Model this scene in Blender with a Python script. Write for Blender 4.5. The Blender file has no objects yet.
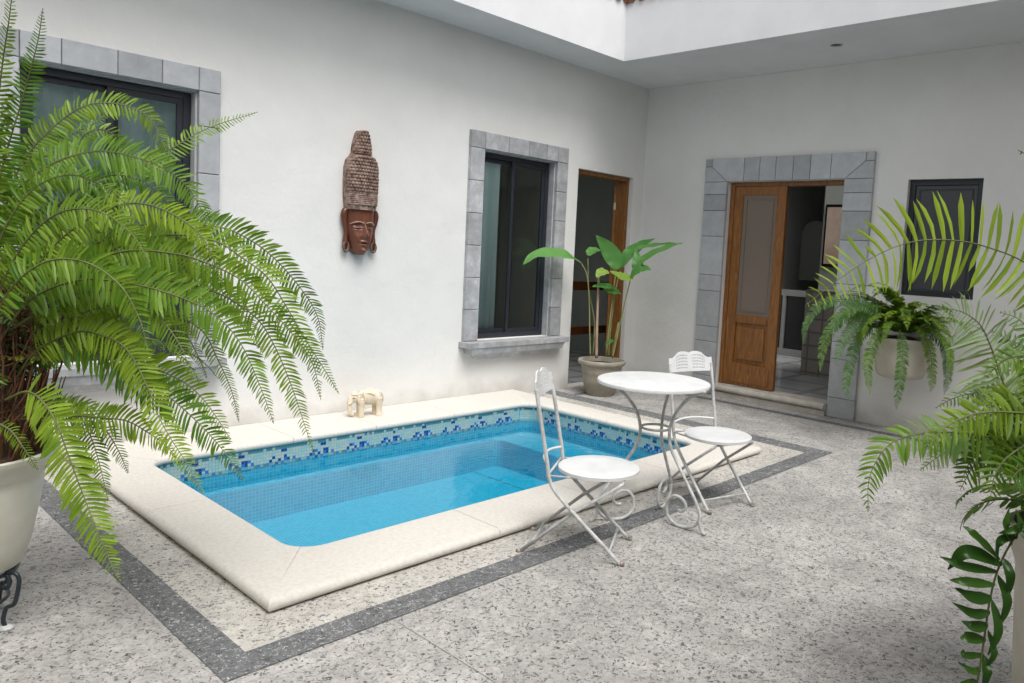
import bpy, bmesh, math, random
from mathutils import Vector as V, Matrix
random.seed(11)
R = math.radians; PI = math.pi
sc = bpy.context.scene; COL = sc.collection

# ------------------------------------------------------------------ camera
CP = V((-6.90146, -5.44122, 1.42910))
FW = V((0.75256038, 0.65376776, -0.07899736)); RT = V((0.65808794, -0.75099304, 0.05412682)); UP = V((0.0239401, 0.09272091, 0.99540429))
FL, PX, PY = 757.898, 599.732, 313.939
cd = bpy.data.cameras.new('camera'); cam = bpy.data.objects.new('camera', cd); COL.objects.link(cam)
cam.matrix_world = Matrix(((RT.x, UP.x, -FW.x, CP.x), (RT.y, UP.y, -FW.y, CP.y), (RT.z, UP.z, -FW.z, CP.z), (0, 0, 0, 1)))
cd.sensor_width = 36; cd.lens = FL*36/1024; cd.shift_x = (512-PX)/1024; cd.shift_y = (PY-341.5)/1024
cd.clip_start = .05; cd.clip_end = 500
sc.camera = cam
def at(px, py, d):            # point seen at a pixel, d metres along the view axis
    return CP + (FW + RT*((px-PX)/FL) - UP*((py-PY)/FL))*d

# ------------------------------------------------------------------ materials
def newmat(name):
    m = bpy.data.materials.new(name); m.use_nodes = True
    nt = m.node_tree; nt.nodes.clear(); return m, nt
def N(nt, t, **k):
    n = nt.nodes.new(t)
    for a, b in k.items():
        if a in n.inputs: n.inputs[a].default_value = b
        else: setattr(n, a, b)
    return n
def ramp(nt, stops, interp='LINEAR'):
    r = nt.nodes.new('ShaderNodeValToRGB'); e = r.color_ramp.elements; r.color_ramp.interpolation = interp
    while len(e) > 1: e.remove(e[-1])
    e[0].position = stops[0][0]; e[0].color = (*stops[0][1], 1)
    for p, c in stops[1:]:
        x = e.new(p); x.color = (*c, 1)
    return r
def g3(v): return (v, v, v)
def mat(name, c1, c2=None, rough=.6, scale=6, metal=0, bump=0, bscale=None, detail=6, spec=.5, stretch=(1, 1, 1), lo=.35, hi=.65, coat=0):
    m, nt = newmat(name); L = nt.links.new
    o = N(nt, 'ShaderNodeOutputMaterial'); b = N(nt, 'ShaderNodeBsdfPrincipled'); L(b.outputs[0], o.inputs[0])
    b.inputs['Roughness'].default_value = rough; b.inputs['Metallic'].default_value = metal
    b.inputs['Specular IOR Level'].default_value = spec; b.inputs['Coat Weight'].default_value = coat
    tc = N(nt, 'ShaderNodeTexCoord'); mp = N(nt, 'ShaderNodeMapping'); mp.inputs['Scale'].default_value = stretch
    L(tc.outputs['Object'], mp.inputs[0])
    if c2:
        n = N(nt, 'ShaderNodeTexNoise', Scale=scale, Detail=detail, Roughness=.62); L(mp.outputs[0], n.inputs['Vector'])
        r = ramp(nt, [(lo, c1), (hi, c2)]); L(n.outputs[0], r.inputs[0]); L(r.outputs[0], b.inputs['Base Color'])
    else: b.inputs['Base Color'].default_value = (*c1, 1)
    if bump:
        n2 = N(nt, 'ShaderNodeTexNoise', Scale=bscale or scale*4, Detail=5, Roughness=.6); L(mp.outputs[0], n2.inputs['Vector'])
        bp = N(nt, 'ShaderNodeBump', Strength=bump, Distance=.004); L(n2.outputs[0], bp.inputs['Height']); L(bp.outputs[0], b.inputs['Normal'])
    return m
M = {}
def plaster(name, a, b):
    m, nt = newmat(name); L = nt.links.new
    o = N(nt, 'ShaderNodeOutputMaterial'); p = N(nt, 'ShaderNodeBsdfPrincipled', Roughness=.9); L(p.outputs[0], o.inputs[0])
    p.inputs['Specular IOR Level'].default_value = .2
    tc = N(nt, 'ShaderNodeTexCoord')
    n = N(nt, 'ShaderNodeTexNoise', Scale=1.3, Detail=8, Roughness=.65); L(tc.outputs['Object'], n.inputs['Vector'])
    r = ramp(nt, [(.3, a), (.7, b)]); L(n.outputs[0], r.inputs[0])
    # damp, dusty foot of the wall: broken-up stain in the lowest 25 cm
    sx = N(nt, 'ShaderNodeSeparateXYZ'); L(tc.outputs['Object'], sx.inputs[0])
    n3 = N(nt, 'ShaderNodeTexNoise', Scale=5, Detail=6); L(tc.outputs['Object'], n3.inputs['Vector'])
    ad = N(nt, 'ShaderNodeMath', operation='MULTIPLY_ADD'); L(n3.outputs[0], ad.inputs[0]); ad.inputs[1].default_value = -.35; L(sx.outputs[2], ad.inputs[2])
    mr = N(nt, 'ShaderNodeMapRange'); mr.inputs[1].default_value = -.16; mr.inputs[2].default_value = .02; mr.inputs[3].default_value = .55; mr.inputs[4].default_value = 0
    L(ad.outputs[0], mr.inputs[0])
    mx = N(nt, 'ShaderNodeMix', data_type='RGBA'); L(mr.outputs[0], mx.inputs[0]); L(r.outputs[0], mx.inputs[6]); mx.inputs[7].default_value = (.42, .39, .35, 1)
    L(mx.outputs[2], p.inputs['Base Color'])
    n2 = N(nt, 'ShaderNodeTexNoise', Scale=26, Detail=8, Roughness=.7); L(tc.outputs['Object'], n2.inputs['Vector'])
    n4 = N(nt, 'ShaderNodeTexNoise', Scale=3.0, Detail=2); L(tc.outputs['Object'], n4.inputs['Vector'])
    a2 = N(nt, 'ShaderNodeMath', operation='MULTIPLY_ADD'); L(n4.outputs[0], a2.inputs[0]); a2.inputs[1].default_value = 3.5; L(n2.outputs[0], a2.inputs[2])
    bp = N(nt, 'ShaderNodeBump', Strength=.5, Distance=.007); L(a2.outputs[0], bp.inputs['Height']); L(bp.outputs[0], p.inputs['Normal'])
    return m
M['plaster'] = plaster('off_white_plaster', (.69, .685, .67), (.76, .755, .74))
M['eave'] = mat('white_paint_on_eave', (.64, .645, .66), (.70, .705, .72), rough=.9, scale=2, bump=.15, bscale=20, spec=.2)
def stone(name, a, b, c):
    m, nt = newmat(name); L = nt.links.new
    o = N(nt, 'ShaderNodeOutputMaterial'); p = N(nt, 'ShaderNodeBsdfPrincipled', Roughness=.75); L(p.outputs[0], o.inputs[0])
    tc = N(nt, 'ShaderNodeTexCoord'); ge = N(nt, 'ShaderNodeNewGeometry')
    n = N(nt, 'ShaderNodeTexNoise', Scale=9, Detail=10, Roughness=.72); L(tc.outputs['Object'], n.inputs['Vector'])
    r = ramp(nt, [(.32, a), (.52, b), (.7, c)]); L(n.outputs[0], r.inputs[0])
    rr = N(nt, 'ShaderNodeMapRange'); L(ge.outputs['Random Per Island'], rr.inputs[0]); rr.inputs[3].default_value = .80; rr.inputs[4].default_value = 1.14
    mu = N(nt, 'ShaderNodeMix', data_type='RGBA', blend_type='MULTIPLY'); mu.inputs[0].default_value = 1
    L(r.outputs[0], mu.inputs[6]); L(rr.outputs[0], mu.inputs[7]); L(mu.outputs[2], p.inputs['Base Color'])
    n2 = N(nt, 'ShaderNodeTexNoise', Scale=60, Detail=6, Roughness=.7); L(tc.outputs['Object'], n2.inputs['Vector'])
    bp = N(nt, 'ShaderNodeBump', Strength=.35, Distance=.004); L(n2.outputs[0], bp.inputs['Height']); L(bp.outputs[0], p.inputs['Normal'])
    return m
M['stone'] = stone('grey_cantera_stone', (.27, .275, .285), (.37, .375, .39), (.52, .53, .55))
M['stone_smooth'] = stone('blue_grey_stone', (.36, .375, .395), (.42, .435, .455), (.48, .495, .515))
M['gap'] = mat('dark_joint', (.05, .05, .05), rough=.9)
M['coping'] = mat('cream_cast_stone', (.54, .51, .465), (.635, .605, .56), rough=.8, scale=48, bump=.7, bscale=110, lo=.25, hi=.6, detail=10)
M['step'] = mat('worn_stone_step', (.40, .37, .32), (.56, .53, .48), rough=.8, scale=9, bump=.4, bscale=70)

def chips(name, cement, cem2, stopsA, dens, scale, stretch=1.0, bump=.75, stain=(.86, 1.0)):
    """washed aggregate: stone chips of many tones set in cement"""
    m, nt = newmat(name); L = nt.links.new
    o = N(nt, 'ShaderNodeOutputMaterial'); p = N(nt, 'ShaderNodeBsdfPrincipled', Roughness=.8); L(p.outputs[0], o.inputs[0])
    tc = N(nt, 'ShaderNodeTexCoord')
    # random local warp so that chips lie in all directions
    nw = N(nt, 'ShaderNodeTexNoise', Scale=scale*.45, Detail=2); L(tc.outputs['Object'], nw.inputs['Vector'])
    va = N(nt, 'ShaderNodeVectorMath', operation='MULTIPLY_ADD'); L(nw.outputs['Color'], va.inputs[0]); va.inputs[1].default_value = (stretch*2/scale,)*3; L(tc.outputs['Object'], va.inputs[2])
    vo = N(nt, 'ShaderNodeTexVoronoi', Scale=scale); vo.voronoi_dimensions = '2D'; L(va.outputs[0], vo.inputs['Vector'])
    sp = N(nt, 'ShaderNodeSeparateColor'); L(vo.outputs['Color'], sp.inputs[0])
    cr = ramp(nt, stopsA, 'CONSTANT'); L(sp.outputs[0], cr.inputs[0])
    # is this cell a chip?  size varies with the second random
    sz = N(nt, 'ShaderNodeMapRange'); L(sp.outputs[1], sz.inputs[0]); sz.inputs[1].default_value = 1-dens; sz.inputs[3].default_value = 0; sz.inputs[4].default_value = .62
    df = N(nt, 'ShaderNodeMath', operation='SUBTRACT'); L(sz.outputs[0], df.inputs[0]); L(vo.outputs['Distance'], df.inputs[1])
    ms = N(nt, 'ShaderNodeMapRange'); L(df.outputs[0], ms.inputs[0]); ms.inputs[1].default_value = -.02; ms.inputs[2].default_value = .08
    n = N(nt, 'ShaderNodeTexNoise', Scale=30, Detail=8, Roughness=.7); L(tc.outputs['Object'], n.inputs['Vector'])
    rc = ramp(nt, [(.35, cement), (.65, cem2)]); L(n.outputs[0], rc.inputs[0])
    mx = N(nt, 'ShaderNodeMix', data_type='RGBA'); L(ms.outputs[0], mx.inputs[0]); L(rc.outputs[0], mx.inputs[6]); L(cr.outputs[0], mx.inputs[7])
    ns = N(nt, 'ShaderNodeTexNoise', Scale=1.6, Detail=6, Roughness=.6); L(tc.outputs['Object'], ns.inputs['Vector'])
    ns.inputs['Detail'].default_value = 9; ns.inputs['Roughness'].default_value = .68; ns.inputs['Distortion'].default_value = .6
    rs0 = ramp(nt, [(.36, g3(stain[0])), (.5, g3((stain[0]+stain[1])/2)), (.60, g3(stain[1]))]); L(ns.outputs[0], rs0.inputs[0])
    nb = N(nt, 'ShaderNodeTexNoise', Scale=7, Detail=8, Roughness=.7); L(tc.outputs['Object'], nb.inputs['Vector'])
    rb = ramp(nt, [(.30, g3(.84)), (.5, g3(1.0)), (.72, (1.14, 1.13, 1.11))]); L(nb.outputs[0], rb.inputs[0])
    rs = N(nt, 'ShaderNodeMix', data_type='RGBA', blend_type='MULTIPLY'); rs.inputs[0].default_value = 1; L(rs0.outputs[0], rs.inputs[6]); L(rb.outputs[0], rs.inputs[7])
    rs = type('o', (), {'outputs': [rs.outputs[2]]})
    mu = N(nt, 'ShaderNodeMix', data_type='RGBA', blend_type='MULTIPLY'); mu.inputs[0].default_value = 1
    L(mx.outputs[2], mu.inputs[6]); L(rs.outputs[0], mu.inputs[7]); L(mu.outputs[2], p.inputs['Base Color'])
    ng = N(nt, 'ShaderNodeTexNoise', Scale=160, Detail=3); L(tc.outputs['Object'], ng.inputs['Vector'])
    ah = N(nt, 'ShaderNodeMath', operation='MULTIPLY_ADD'); L(ms.outputs[0], ah.inputs[0]); ah.inputs[1].default_value = .5; L(ng.outputs[0], ah.inputs[2])
    bp = N(nt, 'ShaderNodeBump', Strength=bump, Distance=.004); L(ah.outputs[0], bp.inputs['Height']); L(bp.outputs[0], p.inputs['Normal'])
    return m
M['ground'] = chips('washed_grey_aggregate', (.36, .35, .335), (.52, .50, .48), [(0, g3(.10)), (.14, g3(.16)), (.30, (.25, .24, .23)), (.52, (.35, .335, .32)), (.66, (.50, .49, .475)), (.86, (.42, .37, .34))], .98, 92, 2.1, stain=(.74, 1.08))
M['inner'] = chips('washed_cream_aggregate', (.45, .43, .395), (.59, .565, .525), [(0, g3(.13)), (.14, g3(.2)), (.32, (.33, .31, .28)), (.62, (.53, .50, .45))], .95, 88, 2.0, stain=(.82, 1.02))
M['band'] = chips('dark_pebble_band', (.11, .115, .12), (.17, .175, .18), [(0, g3(.06)), (.3, g3(.12)), (.5, g3(.24)), (.72, g3(.38)), (.9, g3(.50))], 1.0, 120, 3.2, stain=(.85, 1.08))

def tilemat(name, a, b, grout, size, rough=.25):
    m, nt = newmat(name); L = nt.links.new
    o = N(nt, 'ShaderNodeOutputMaterial'); p = N(nt, 'ShaderNodeBsdfPrincipled', Roughness=rough); L(p.outputs[0], o.inputs[0])
    uv = N(nt, 'ShaderNodeUVMap')
    br = N(nt, 'ShaderNodeTexBrick', offset=0.0, offset_frequency=2); L(uv.outputs[0], br.inputs['Vector'])
    br.inputs['Scale'].default_value = 1; br.inputs['Brick Width'].default_value = size; br.inputs['Row Height'].default_value = size
    br.inputs['Mortar Size'].default_value = size*.09; br.inputs['Mortar Smooth'].default_value = .4; br.inputs['Bias'].default_value = 0
    br.inputs['Color1'].default_value = (*a, 1); br.inputs['Color2'].default_value = (*b, 1); br.inputs['Mortar'].default_value = (*grout, 1)
    L(br.outputs[0], p.inputs['Base Color']); return m
M['pooltile'] = tilemat('blue_pool_mosaic', (.009, .285, .44), (.016, .35, .51), (.08, .45, .59), .024)
M['t_shaded'] = mat('shaded_teal_tile', (.07, .21, .26), rough=.25)  # shade below the coping, painted into the tile colour
M['t_pale'] = mat('pale_aqua_tile', (.27, .45, .47), rough=.25)
M['t_pale2'] = mat('pale_grey_tile', (.36, .46, .44), rough=.25)
M['t_navy'] = mat('navy_tile', (.015, .05, .24), rough=.25)
M['t_blue'] = mat('blue_tile', (.03, .16, .50), rough=.25)
M['t_gold'] = mat('bronze_tile', (.25, .20, .12), rough=.3)
M['t_grout'] = mat('pool_grout', (.18, .34, .40), rough=.8)

m, nt = newmat('pool_water'); L = nt.links.new
o = N(nt, 'ShaderNodeOutputMaterial'); mxs = N(nt, 'ShaderNodeMixShader'); L(mxs.outputs[0], o.inputs[0])
fr = N(nt, 'ShaderNodeFresnel', IOR=1.333); tr = N(nt, 'ShaderNodeBsdfTransparent'); tr.inputs[0].default_value = (.80, .965, .99, 1)
gl = N(nt, 'ShaderNodeBsdfGlossy', Roughness=.015)
L(fr.outputs[0], mxs.inputs[0]); L(tr.outputs[0], mxs.inputs[1]); L(gl.outputs[0], mxs.inputs[2])
tc = N(nt, 'ShaderNodeTexCoord'); nn = N(nt, 'ShaderNodeTexNoise', Scale=9, Detail=3, Distortion=.8); L(tc.outputs['Object'], nn.inputs['Vector'])
bp = N(nt, 'ShaderNodeBump', Strength=.22, Distance=.012); L(nn.outputs[0], bp.inputs['Height'])
L(bp.outputs[0], gl.inputs['Normal']); L(bp.outputs[0], fr.inputs['Normal']); M['water'] = m

def glass(name, tint, ior=1.5):
    m, nt = newmat(name); L = nt.links.new
    o = N(nt, 'ShaderNodeOutputMaterial'); mx = N(nt, 'ShaderNodeMixShader'); L(mx.outputs[0], o.inputs[0])
    fr = N(nt, 'ShaderNodeFresnel', IOR=ior); tr = N(nt, 'ShaderNodeBsdfTransparent'); tr.inputs[0].default_value = (*tint, 1)
    gl = N(nt, 'ShaderNodeBsdfGlossy', Roughness=.0)
    L(fr.outputs[0], mx.inputs[0]); L(tr.outputs[0], mx.inputs[1]); L(gl.outputs[0], mx.inputs[2]); return m
M['glass'] = glass('window_glass', (.90, .94, .94))
M['alu'] = mat('dark_aluminium', (.018, .022, .03), rough=.4, metal=.0, spec=.5)
M['darkpanel'] = mat('dark_grey_metal_panel', (.045, .05, .06), (.055, .06, .07), rough=.35, scale=3)
M['curtain'] = mat('pale_aqua_curtain', (.78, .88, .87), (.82, .90, .89), rough=.9, scale=3, spec=.1)
M['curtain_white'] = mat('frosted_green_blind', (.50, .58, .56), (.56, .63, .61), rough=.9, scale=3, spec=.1)

def wood(name, a, b, c, axis='Z', rough=.38):
    m, nt = newmat(name); L = nt.links.new
    o = N(nt, 'ShaderNodeOutputMaterial'); p = N(nt, 'ShaderNodeBsdfPrincipled', Roughness=rough); L(p.outputs[0], o.inputs[0])
    tc = N(nt, 'ShaderNodeTexCoord'); mp = N(nt, 'ShaderNodeMapping'); L(tc.outputs['Object'], mp.inputs[0])
    mp.inputs['Scale'].default_value = (14, 14, 1.3) if axis == 'Z' else (1.3, 14, 14) if axis == 'X' else (14, 1.3, 14)
    n = N(nt, 'ShaderNodeTexNoise', Scale=2.4, Detail=9, Roughness=.75, Distortion=1.6); L(mp.outputs[0], n.inputs['Vector'])
    r = ramp(nt, [(.30, a), (.5, b), (.70, c)]); L(n.outputs[0], r.inputs[0]); L(r.outputs[0], p.inputs['Base Color'])
    bp = N(nt, 'ShaderNodeBump', Strength=.15, Distance=.002); L(n.outputs[0], bp.inputs['Height']); L(bp.outputs[0], p.inputs['Normal'])
    return m
M['wood'] = wood('varnished_pine', (.085, .028, .006), (.22, .085, .018), (.38, .17, .042))
M['woody'] = wood('varnished_pine_rail', (.085, .028, .006), (.22, .085, .018), (.38, .17, .042), 'Y')
M['wooddk'] = wood('dark_varnished_wood', (.06, .018, .007), (.12, .036, .012), (.18, .06, .02))
M['mesh'] = mat('insect_screen', (.17, .135, .11), (.21, .17, .14), rough=.8, scale=260, detail=1)
M['white'] = mat('white_painted_iron', (.60, .61, .615), (.69, .695, .70), rough=.42, scale=11, bump=.15, bscale=60)
M['iron'] = mat('grey_white_painted_iron', (.36, .365, .355), (.60, .605, .60), rough=.5, scale=22, bump=.25, bscale=80)
M['worn'] = mat('worn_rusty_iron', (.13, .07, .04), (.45, .44, .42), rough=.7, scale=60)
M['black'] = mat('black_wrought_iron', (.008, .014, .022), (.02, .03, .04), rough=.35, scale=30)
M['potw'] = mat('pale_glazed_pot', (.56, .55, .47), (.66, .65, .57), rough=.45, scale=5, bump=.12, bscale=30)
M['pott'] = mat('taupe_clay_pot', (.28, .25, .20), (.37, .335, .275), rough=.7, scale=8, bump=.3, bscale=50)
M['potb'] = mat('beige_stone_pot', (.46, .42, .35), (.56, .52, .44), rough=.75, scale=6, bump=.3, bscale=60)
M['soil'] = mat('potting_soil', (.02, .013, .008), (.07, .045, .028), rough=1, scale=40, bump=.8, bscale=60)
M['mask_wood'] = mat('polished_reddish_wood', (.075, .024, .015), (.16, .055, .03), rough=.33, scale=7, stretch=(1, 1, .4))
M['mask_hair'] = mat('limed_carved_wood', (.10, .055, .042), (.31, .215, .17), rough=.6, scale=26, lo=.38, hi=.62)
M['mask_hair2'] = mat('dark_carved_ring', (.09, .045, .03), (.20, .12, .09), rough=.6, scale=90)
M['mask_dark'] = mat('painted_recess_shade', (.03, .012, .008), rough=.6)  # near-black brown painted for the shade inside the ear holes
M['mask_pearl'] = mat('pale_inlay_beads', (.42, .33, .27), rough=.5)
M['ivory'] = mat('carved_cream_stone', (.58, .48, .35), (.76, .68, .55), rough=.45, scale=16, bump=.3, bscale=60)
M['ivory_dk'] = mat('brown_carved_lines', (.20, .14, .08), rough=.6)
M['brass'] = mat('galvanised_plate', (.55, .53, .46), rough=.4)
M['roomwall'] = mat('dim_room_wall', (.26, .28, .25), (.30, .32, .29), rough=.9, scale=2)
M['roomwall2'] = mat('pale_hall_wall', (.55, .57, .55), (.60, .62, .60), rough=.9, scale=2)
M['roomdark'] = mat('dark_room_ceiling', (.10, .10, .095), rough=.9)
M['roomfloor'] = tilemat('polished_grey_floor', (.42, .43, .44), (.46, .47, .48), (.3, .3, .3), .6, .12)
M['splash'] = tilemat('beige_wall_tile', (.36, .34, .31), (.42, .39, .36), (.22, .2, .18), .16, .3)
M['cabframe'] = mat('grey_cupboard_frame', (.24, .25, .25), rough=.5)
M['niche'] = mat('niche_back', (.16, .17, .16), rough=.9)
M['cab'] = mat('black_cabinet_glass', (.006, .006, .007), rough=.15)
M['mirror'] = mat('warm_picture_print', (.34, .24, .17), (.46, .38, .32), rough=.3, scale=2)
M['rooftile'] = mat('terracotta_roof_tile', (.22, .09, .05), (.34, .17, .10), rough=.85, scale=9)
M['bedwhite'] = mat('grey_linen', (.30, .31, .32), rough=.9)

def leafmat(name, a, b, trans=.30, rough=.42):
    m, nt = newmat(name); L = nt.links.new
    o = N(nt, 'ShaderNodeOutputMaterial'); ms = N(nt, 'ShaderNodeMixShader'); ms.inputs[0].default_value = trans; L(ms.outputs[0], o.inputs[0])
    p = N(nt, 'ShaderNodeBsdfPrincipled', Roughness=rough); p.inputs['Specular IOR Level'].default_value = .35
    t = N(nt, 'ShaderNodeBsdfTranslucent'); L(p.outputs[0], ms.inputs[1]); L(t.outputs[0], ms.inputs[2])
    oi = N(nt, 'ShaderNodeObjectInfo'); tc = N(nt, 'ShaderNodeTexCoord')
    n = N(nt, 'ShaderNodeTexNoise', Scale=7, Detail=3); L(tc.outputs['Object'], n.inputs['Vector'])
    ge = N(nt, 'ShaderNodeNewGeometry')
    a1 = N(nt, 'ShaderNodeMath', operation='MULTIPLY_ADD'); L(oi.outputs['Random'], a1.inputs[0]); a1.inputs[1].default_value = .5; 
    a2 = N(nt, 'ShaderNodeMath', operation='MULTIPLY_ADD'); L(ge.outputs['Random Per Island'], a2.inputs[0]); a2.inputs[1].default_value = .35
    a3 = N(nt, 'ShaderNodeMath', operation='MULTIPLY_ADD'); L(n.outputs[0], a3.inputs[0]); a3.inputs[1].default_value = .5; a3.inputs[2].default_value = -.17
    L(a3.outputs[0], a2.inputs[2]); L(a2.outputs[0], a1.inputs[2])
    r = ramp(nt, [(.12, a), (.62, tuple((x+y)/2 for x, y in zip(a, b))), (.95, b), (1.08 if False else .99, (b[0]*1.1, b[1]*.82, b[2]*.8))]); L(a1.outputs[0], r.inputs[0])
    L(r.outputs[0], p.inputs['Base Color'])
    mu = N(nt, 'ShaderNodeMix', data_type='RGBA', blend_type='MULTIPLY'); mu.inputs[0].default_value = 1; L(r.outputs[0], mu.inputs[6]); mu.inputs[7].default_value = (1.25, 1.15, .55, 1)
    L(mu.outputs[2], t.inputs[0]); return m
M['fern'] = leafmat('bright_fern_leaf', (.075, .17, .010), (.33, .46, .045))
M['fernmid'] = leafmat('mid_fern_leaf', (.055, .15, .015), (.20, .34, .045))
M['ferndk'] = leafmat('deep_fern_leaf', (.045, .13, .03), (.12, .26, .06))
M['fernpale'] = leafmat('silvery_fern_leaf', (.20, .30, .14), (.38, .48, .27))
M['vine'] = leafmat('dark_vine_leaf', (.018, .065, .008), (.06, .15, .02), .3, .3)
M['banana'] = leafmat('broad_leaf', (.07, .22, .05), (.17, .40, .11), .35, .35)
M['bananay'] = leafmat('yellow_green_broad_leaf', (.22, .36, .06), (.33, .48, .12), .4, .35)
M['stalk'] = mat('green_stalk', (.13, .19, .05), (.30, .27, .12), rough=.5, scale=12)
M['cane'] = mat('pinkish_cane', (.30, .20, .13), (.42, .30, .21), rough=.6, scale=10)
M['rachis'] = mat('brown_green_midrib', (.07, .07, .025), (.13, .15, .04), rough=.6, scale=9)
M['dry'] = mat('dry_brown_fibre', (.04, .018, .010), (.20, .085, .035), rough=.9, scale=14)

for k in ('curtain', 'curtain_white'):
    nt = M[k].node_tree; p = [n for n in nt.nodes if n.type == 'BSDF_PRINCIPLED'][0]; o = [n for n in nt.nodes if n.type == 'OUTPUT_MATERIAL'][0]
    t = N(nt, 'ShaderNodeBsdfTranslucent'); t.inputs[0].default_value = (.74, .88, .87, 1); x = N(nt, 'ShaderNodeMixShader'); x.inputs[0].default_value = .55
    nt.links.new(p.outputs[0], x.inputs[1]); nt.links.new(t.outputs[0], x.inputs[2]); nt.links.new(x.outputs[0], o.inputs[0])
# ------------------------------------------------------------------ mesh helpers
def obj(name, vf, m, parent=None, smooth=False, bevel=0, uv=None, autos=None):
    """link vertices + faces as ONE mesh object"""
    me = bpy.data.meshes.new(name)
    if isinstance(vf, bmesh.types.BMesh): vf.to_mesh(me); vf.free()
    else: me.from_pydata([tuple(v) for v in vf[0]], [], vf[1]); me.update()
    o = bpy.data.objects.new(name, me); COL.objects.link(o)
    for x in (m if isinstance(m, (list, tuple)) else [m]): me.materials.append(x)
    if smooth:
        for p in me.polygons: p.use_smooth = True
    if autos:
        md = None
        me.set_sharp_from_angle(angle=R(autos)) if hasattr(me, 'set_sharp_from_angle') else None
    if bevel:
        b = o.modifiers.new('bevel', 'BEVEL'); b.width = bevel; b.segments = 2; b.limit_method = 'ANGLE'; b.angle_limit = R(35)
    if parent: o.parent = parent; o.matrix_parent_inverse = parent.matrix_world.inverted() if False else Matrix.Translation(-V(parent.location)) if parent.rotation_euler.z == 0 else Matrix.Identity(4)
    return o
def tag(o, label=None, cat=None, group=None, kind=None):
    if label: o['label'] = label
    if cat: o['category'] = cat
    if group: o['group'] = group
    if kind: o['kind'] = kind
    return o
def thing(name, label, cat, loc=(0, 0, 0), rz=0, group=None):
    o = bpy.data.objects.new(name, None); COL.objects.link(o); o.location = loc; o.rotation_euler = (0, 0, rz); o.empty_display_size = .1
    return tag(o, label, cat, group)
class MB:
    def __init__(s): s.v = []; s.f = []
    def add(s, v, f):
        k = len(s.v); s.v += [V(x) for x in v]; s.f += [tuple(i+k for i in q) for q in f]
    def box(s, x0, y0, z0, x1, y1, z1):
        x0, x1 = sorted((x0, x1)); y0, y1 = sorted((y0, y1)); z0, z1 = sorted((z0, z1))
        s.add([(x0, y0, z0), (x1, y0, z0), (x1, y1, z0), (x0, y1, z0), (x0, y0, z1), (x1, y0, z1), (x1, y1, z1), (x0, y1, z1)],
              [(0, 3, 2, 1), (4, 5, 6, 7), (0, 1, 5, 4), (1, 2, 6, 5), (2, 3, 7, 6), (3, 0, 4, 7)])
        return s
    def prism(s, poly, a0, a1, axis='y'):
        """extrude polygon (2D) along axis; poly in (x,z) for y, (y,z) for x, (x,y) for z"""
        n = len(poly)
        def P(p, a): return (p[0], a, p[1]) if axis == 'y' else (a, p[0], p[1]) if axis == 'x' else (p[0], p[1], a)
        s.add([P(p, a0) for p in poly]+[P(p, a1) for p in poly], [tuple(range(n)), tuple(range(2*n-1, n-1, -1))]+[(i, i+n, (i+1) % n+n, (i+1) % n) for i in range(n)])
        return s
    def tube(s, pts, r, n=8, cap=True, squash=None):
        pts = [V(p) for p in pts]; m = len(pts)
        if m < 2: return s
        t0 = (pts[1]-pts[0]).normalized(); a = V((0, 0, 1)) if abs(t0.z) < .9 else V((1, 0, 0)); nrm = t0.cross(a).normalized()
        k = len(s.v)
        for i, p in enumerate(pts):
            t = (pts[min(i+1, m-1)]-pts[max(i-1, 0)]).normalized()
            nrm = (nrm - t*nrm.dot(t)).normalized(); b = t.cross(nrm)
            rr = r[i] if isinstance(r, (list, tuple)) else r
            for j in range(n):
                q = 2*PI*j/n; s.v.append(p+nrm*math.cos(q)*rr+b*math.sin(q)*rr)
        for i in range(m-1):
            for j in range(n): s.f.append((k+i*n+j, k+i*n+(j+1) % n, k+(i+1)*n+(j+1) % n, k+(i+1)*n+j))
        if cap: s.f.append(tuple(k+j for j in range(n-1, -1, -1))); s.f.append(tuple(k+(m-1)*n+j for j in range(n)))
        return s
    def lathe(s, prof, c=(0, 0), n=40, cap=True):
        k = len(s.v); m = len(prof)
        for r, z in prof:
            for j in range(n): q = 2*PI*j/n; s.v.append(V((c[0]+r*math.cos(q), c[1]+r*math.sin(q), z)))
        for i in range(m-1):
            for j in range(n): s.f.append((k+i*n+j, k+i*n+(j+1) % n, k+(i+1)*n+(j+1) % n, k+(i+1)*n+j))
        if cap: s.f.append(tuple(k+j for j in range(n-1, -1, -1))); s.f.append(tuple(k+(m-1)*n+j for j in range(n)))
        return s
    def ell(s, c, r, n=16, m=10, rot=None):
        k = len(s.v); c = V(c)
        for i in range(m+1):
            th = PI*i/m
            for j in range(n):
                q = 2*PI*j/n; d = V((r[0]*math.sin(th)*math.cos(q), r[1]*math.sin(th)*math.sin(q), r[2]*math.cos(th)))
                s.v.append(c+(rot @ d if rot else d))
        for i in range(m):
            for j in range(n): s.f.append((k+i*n+j, k+(i+1)*n+j, k+(i+1)*n+(j+1) % n, k+i*n+(j+1) % n))
        return s
    def vf(s): return (s.v, s.f)
    def build(s, name, m, parent=None, **k): return obj(name, s.vf(), m, parent, **k)
def smooth_path(pts, n=8):
    """Catmull-Rom through the points"""
    P = [V(p) for p in pts]; P = [P[0]*2-P[1]]+P+[P[-1]*2-P[-2]]; out = []
    for i in range(1, len(P)-2):
        for j in range(n):
            t = j/n; a, b, c, d = P[i-1:i+3]
            out.append(.5*((2*b)+(c-a)*t+(2*a-5*b+4*c-d)*t*t+(3*b-a-3*c+d)*t**3))
    out.append(P[-2]); return out
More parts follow.
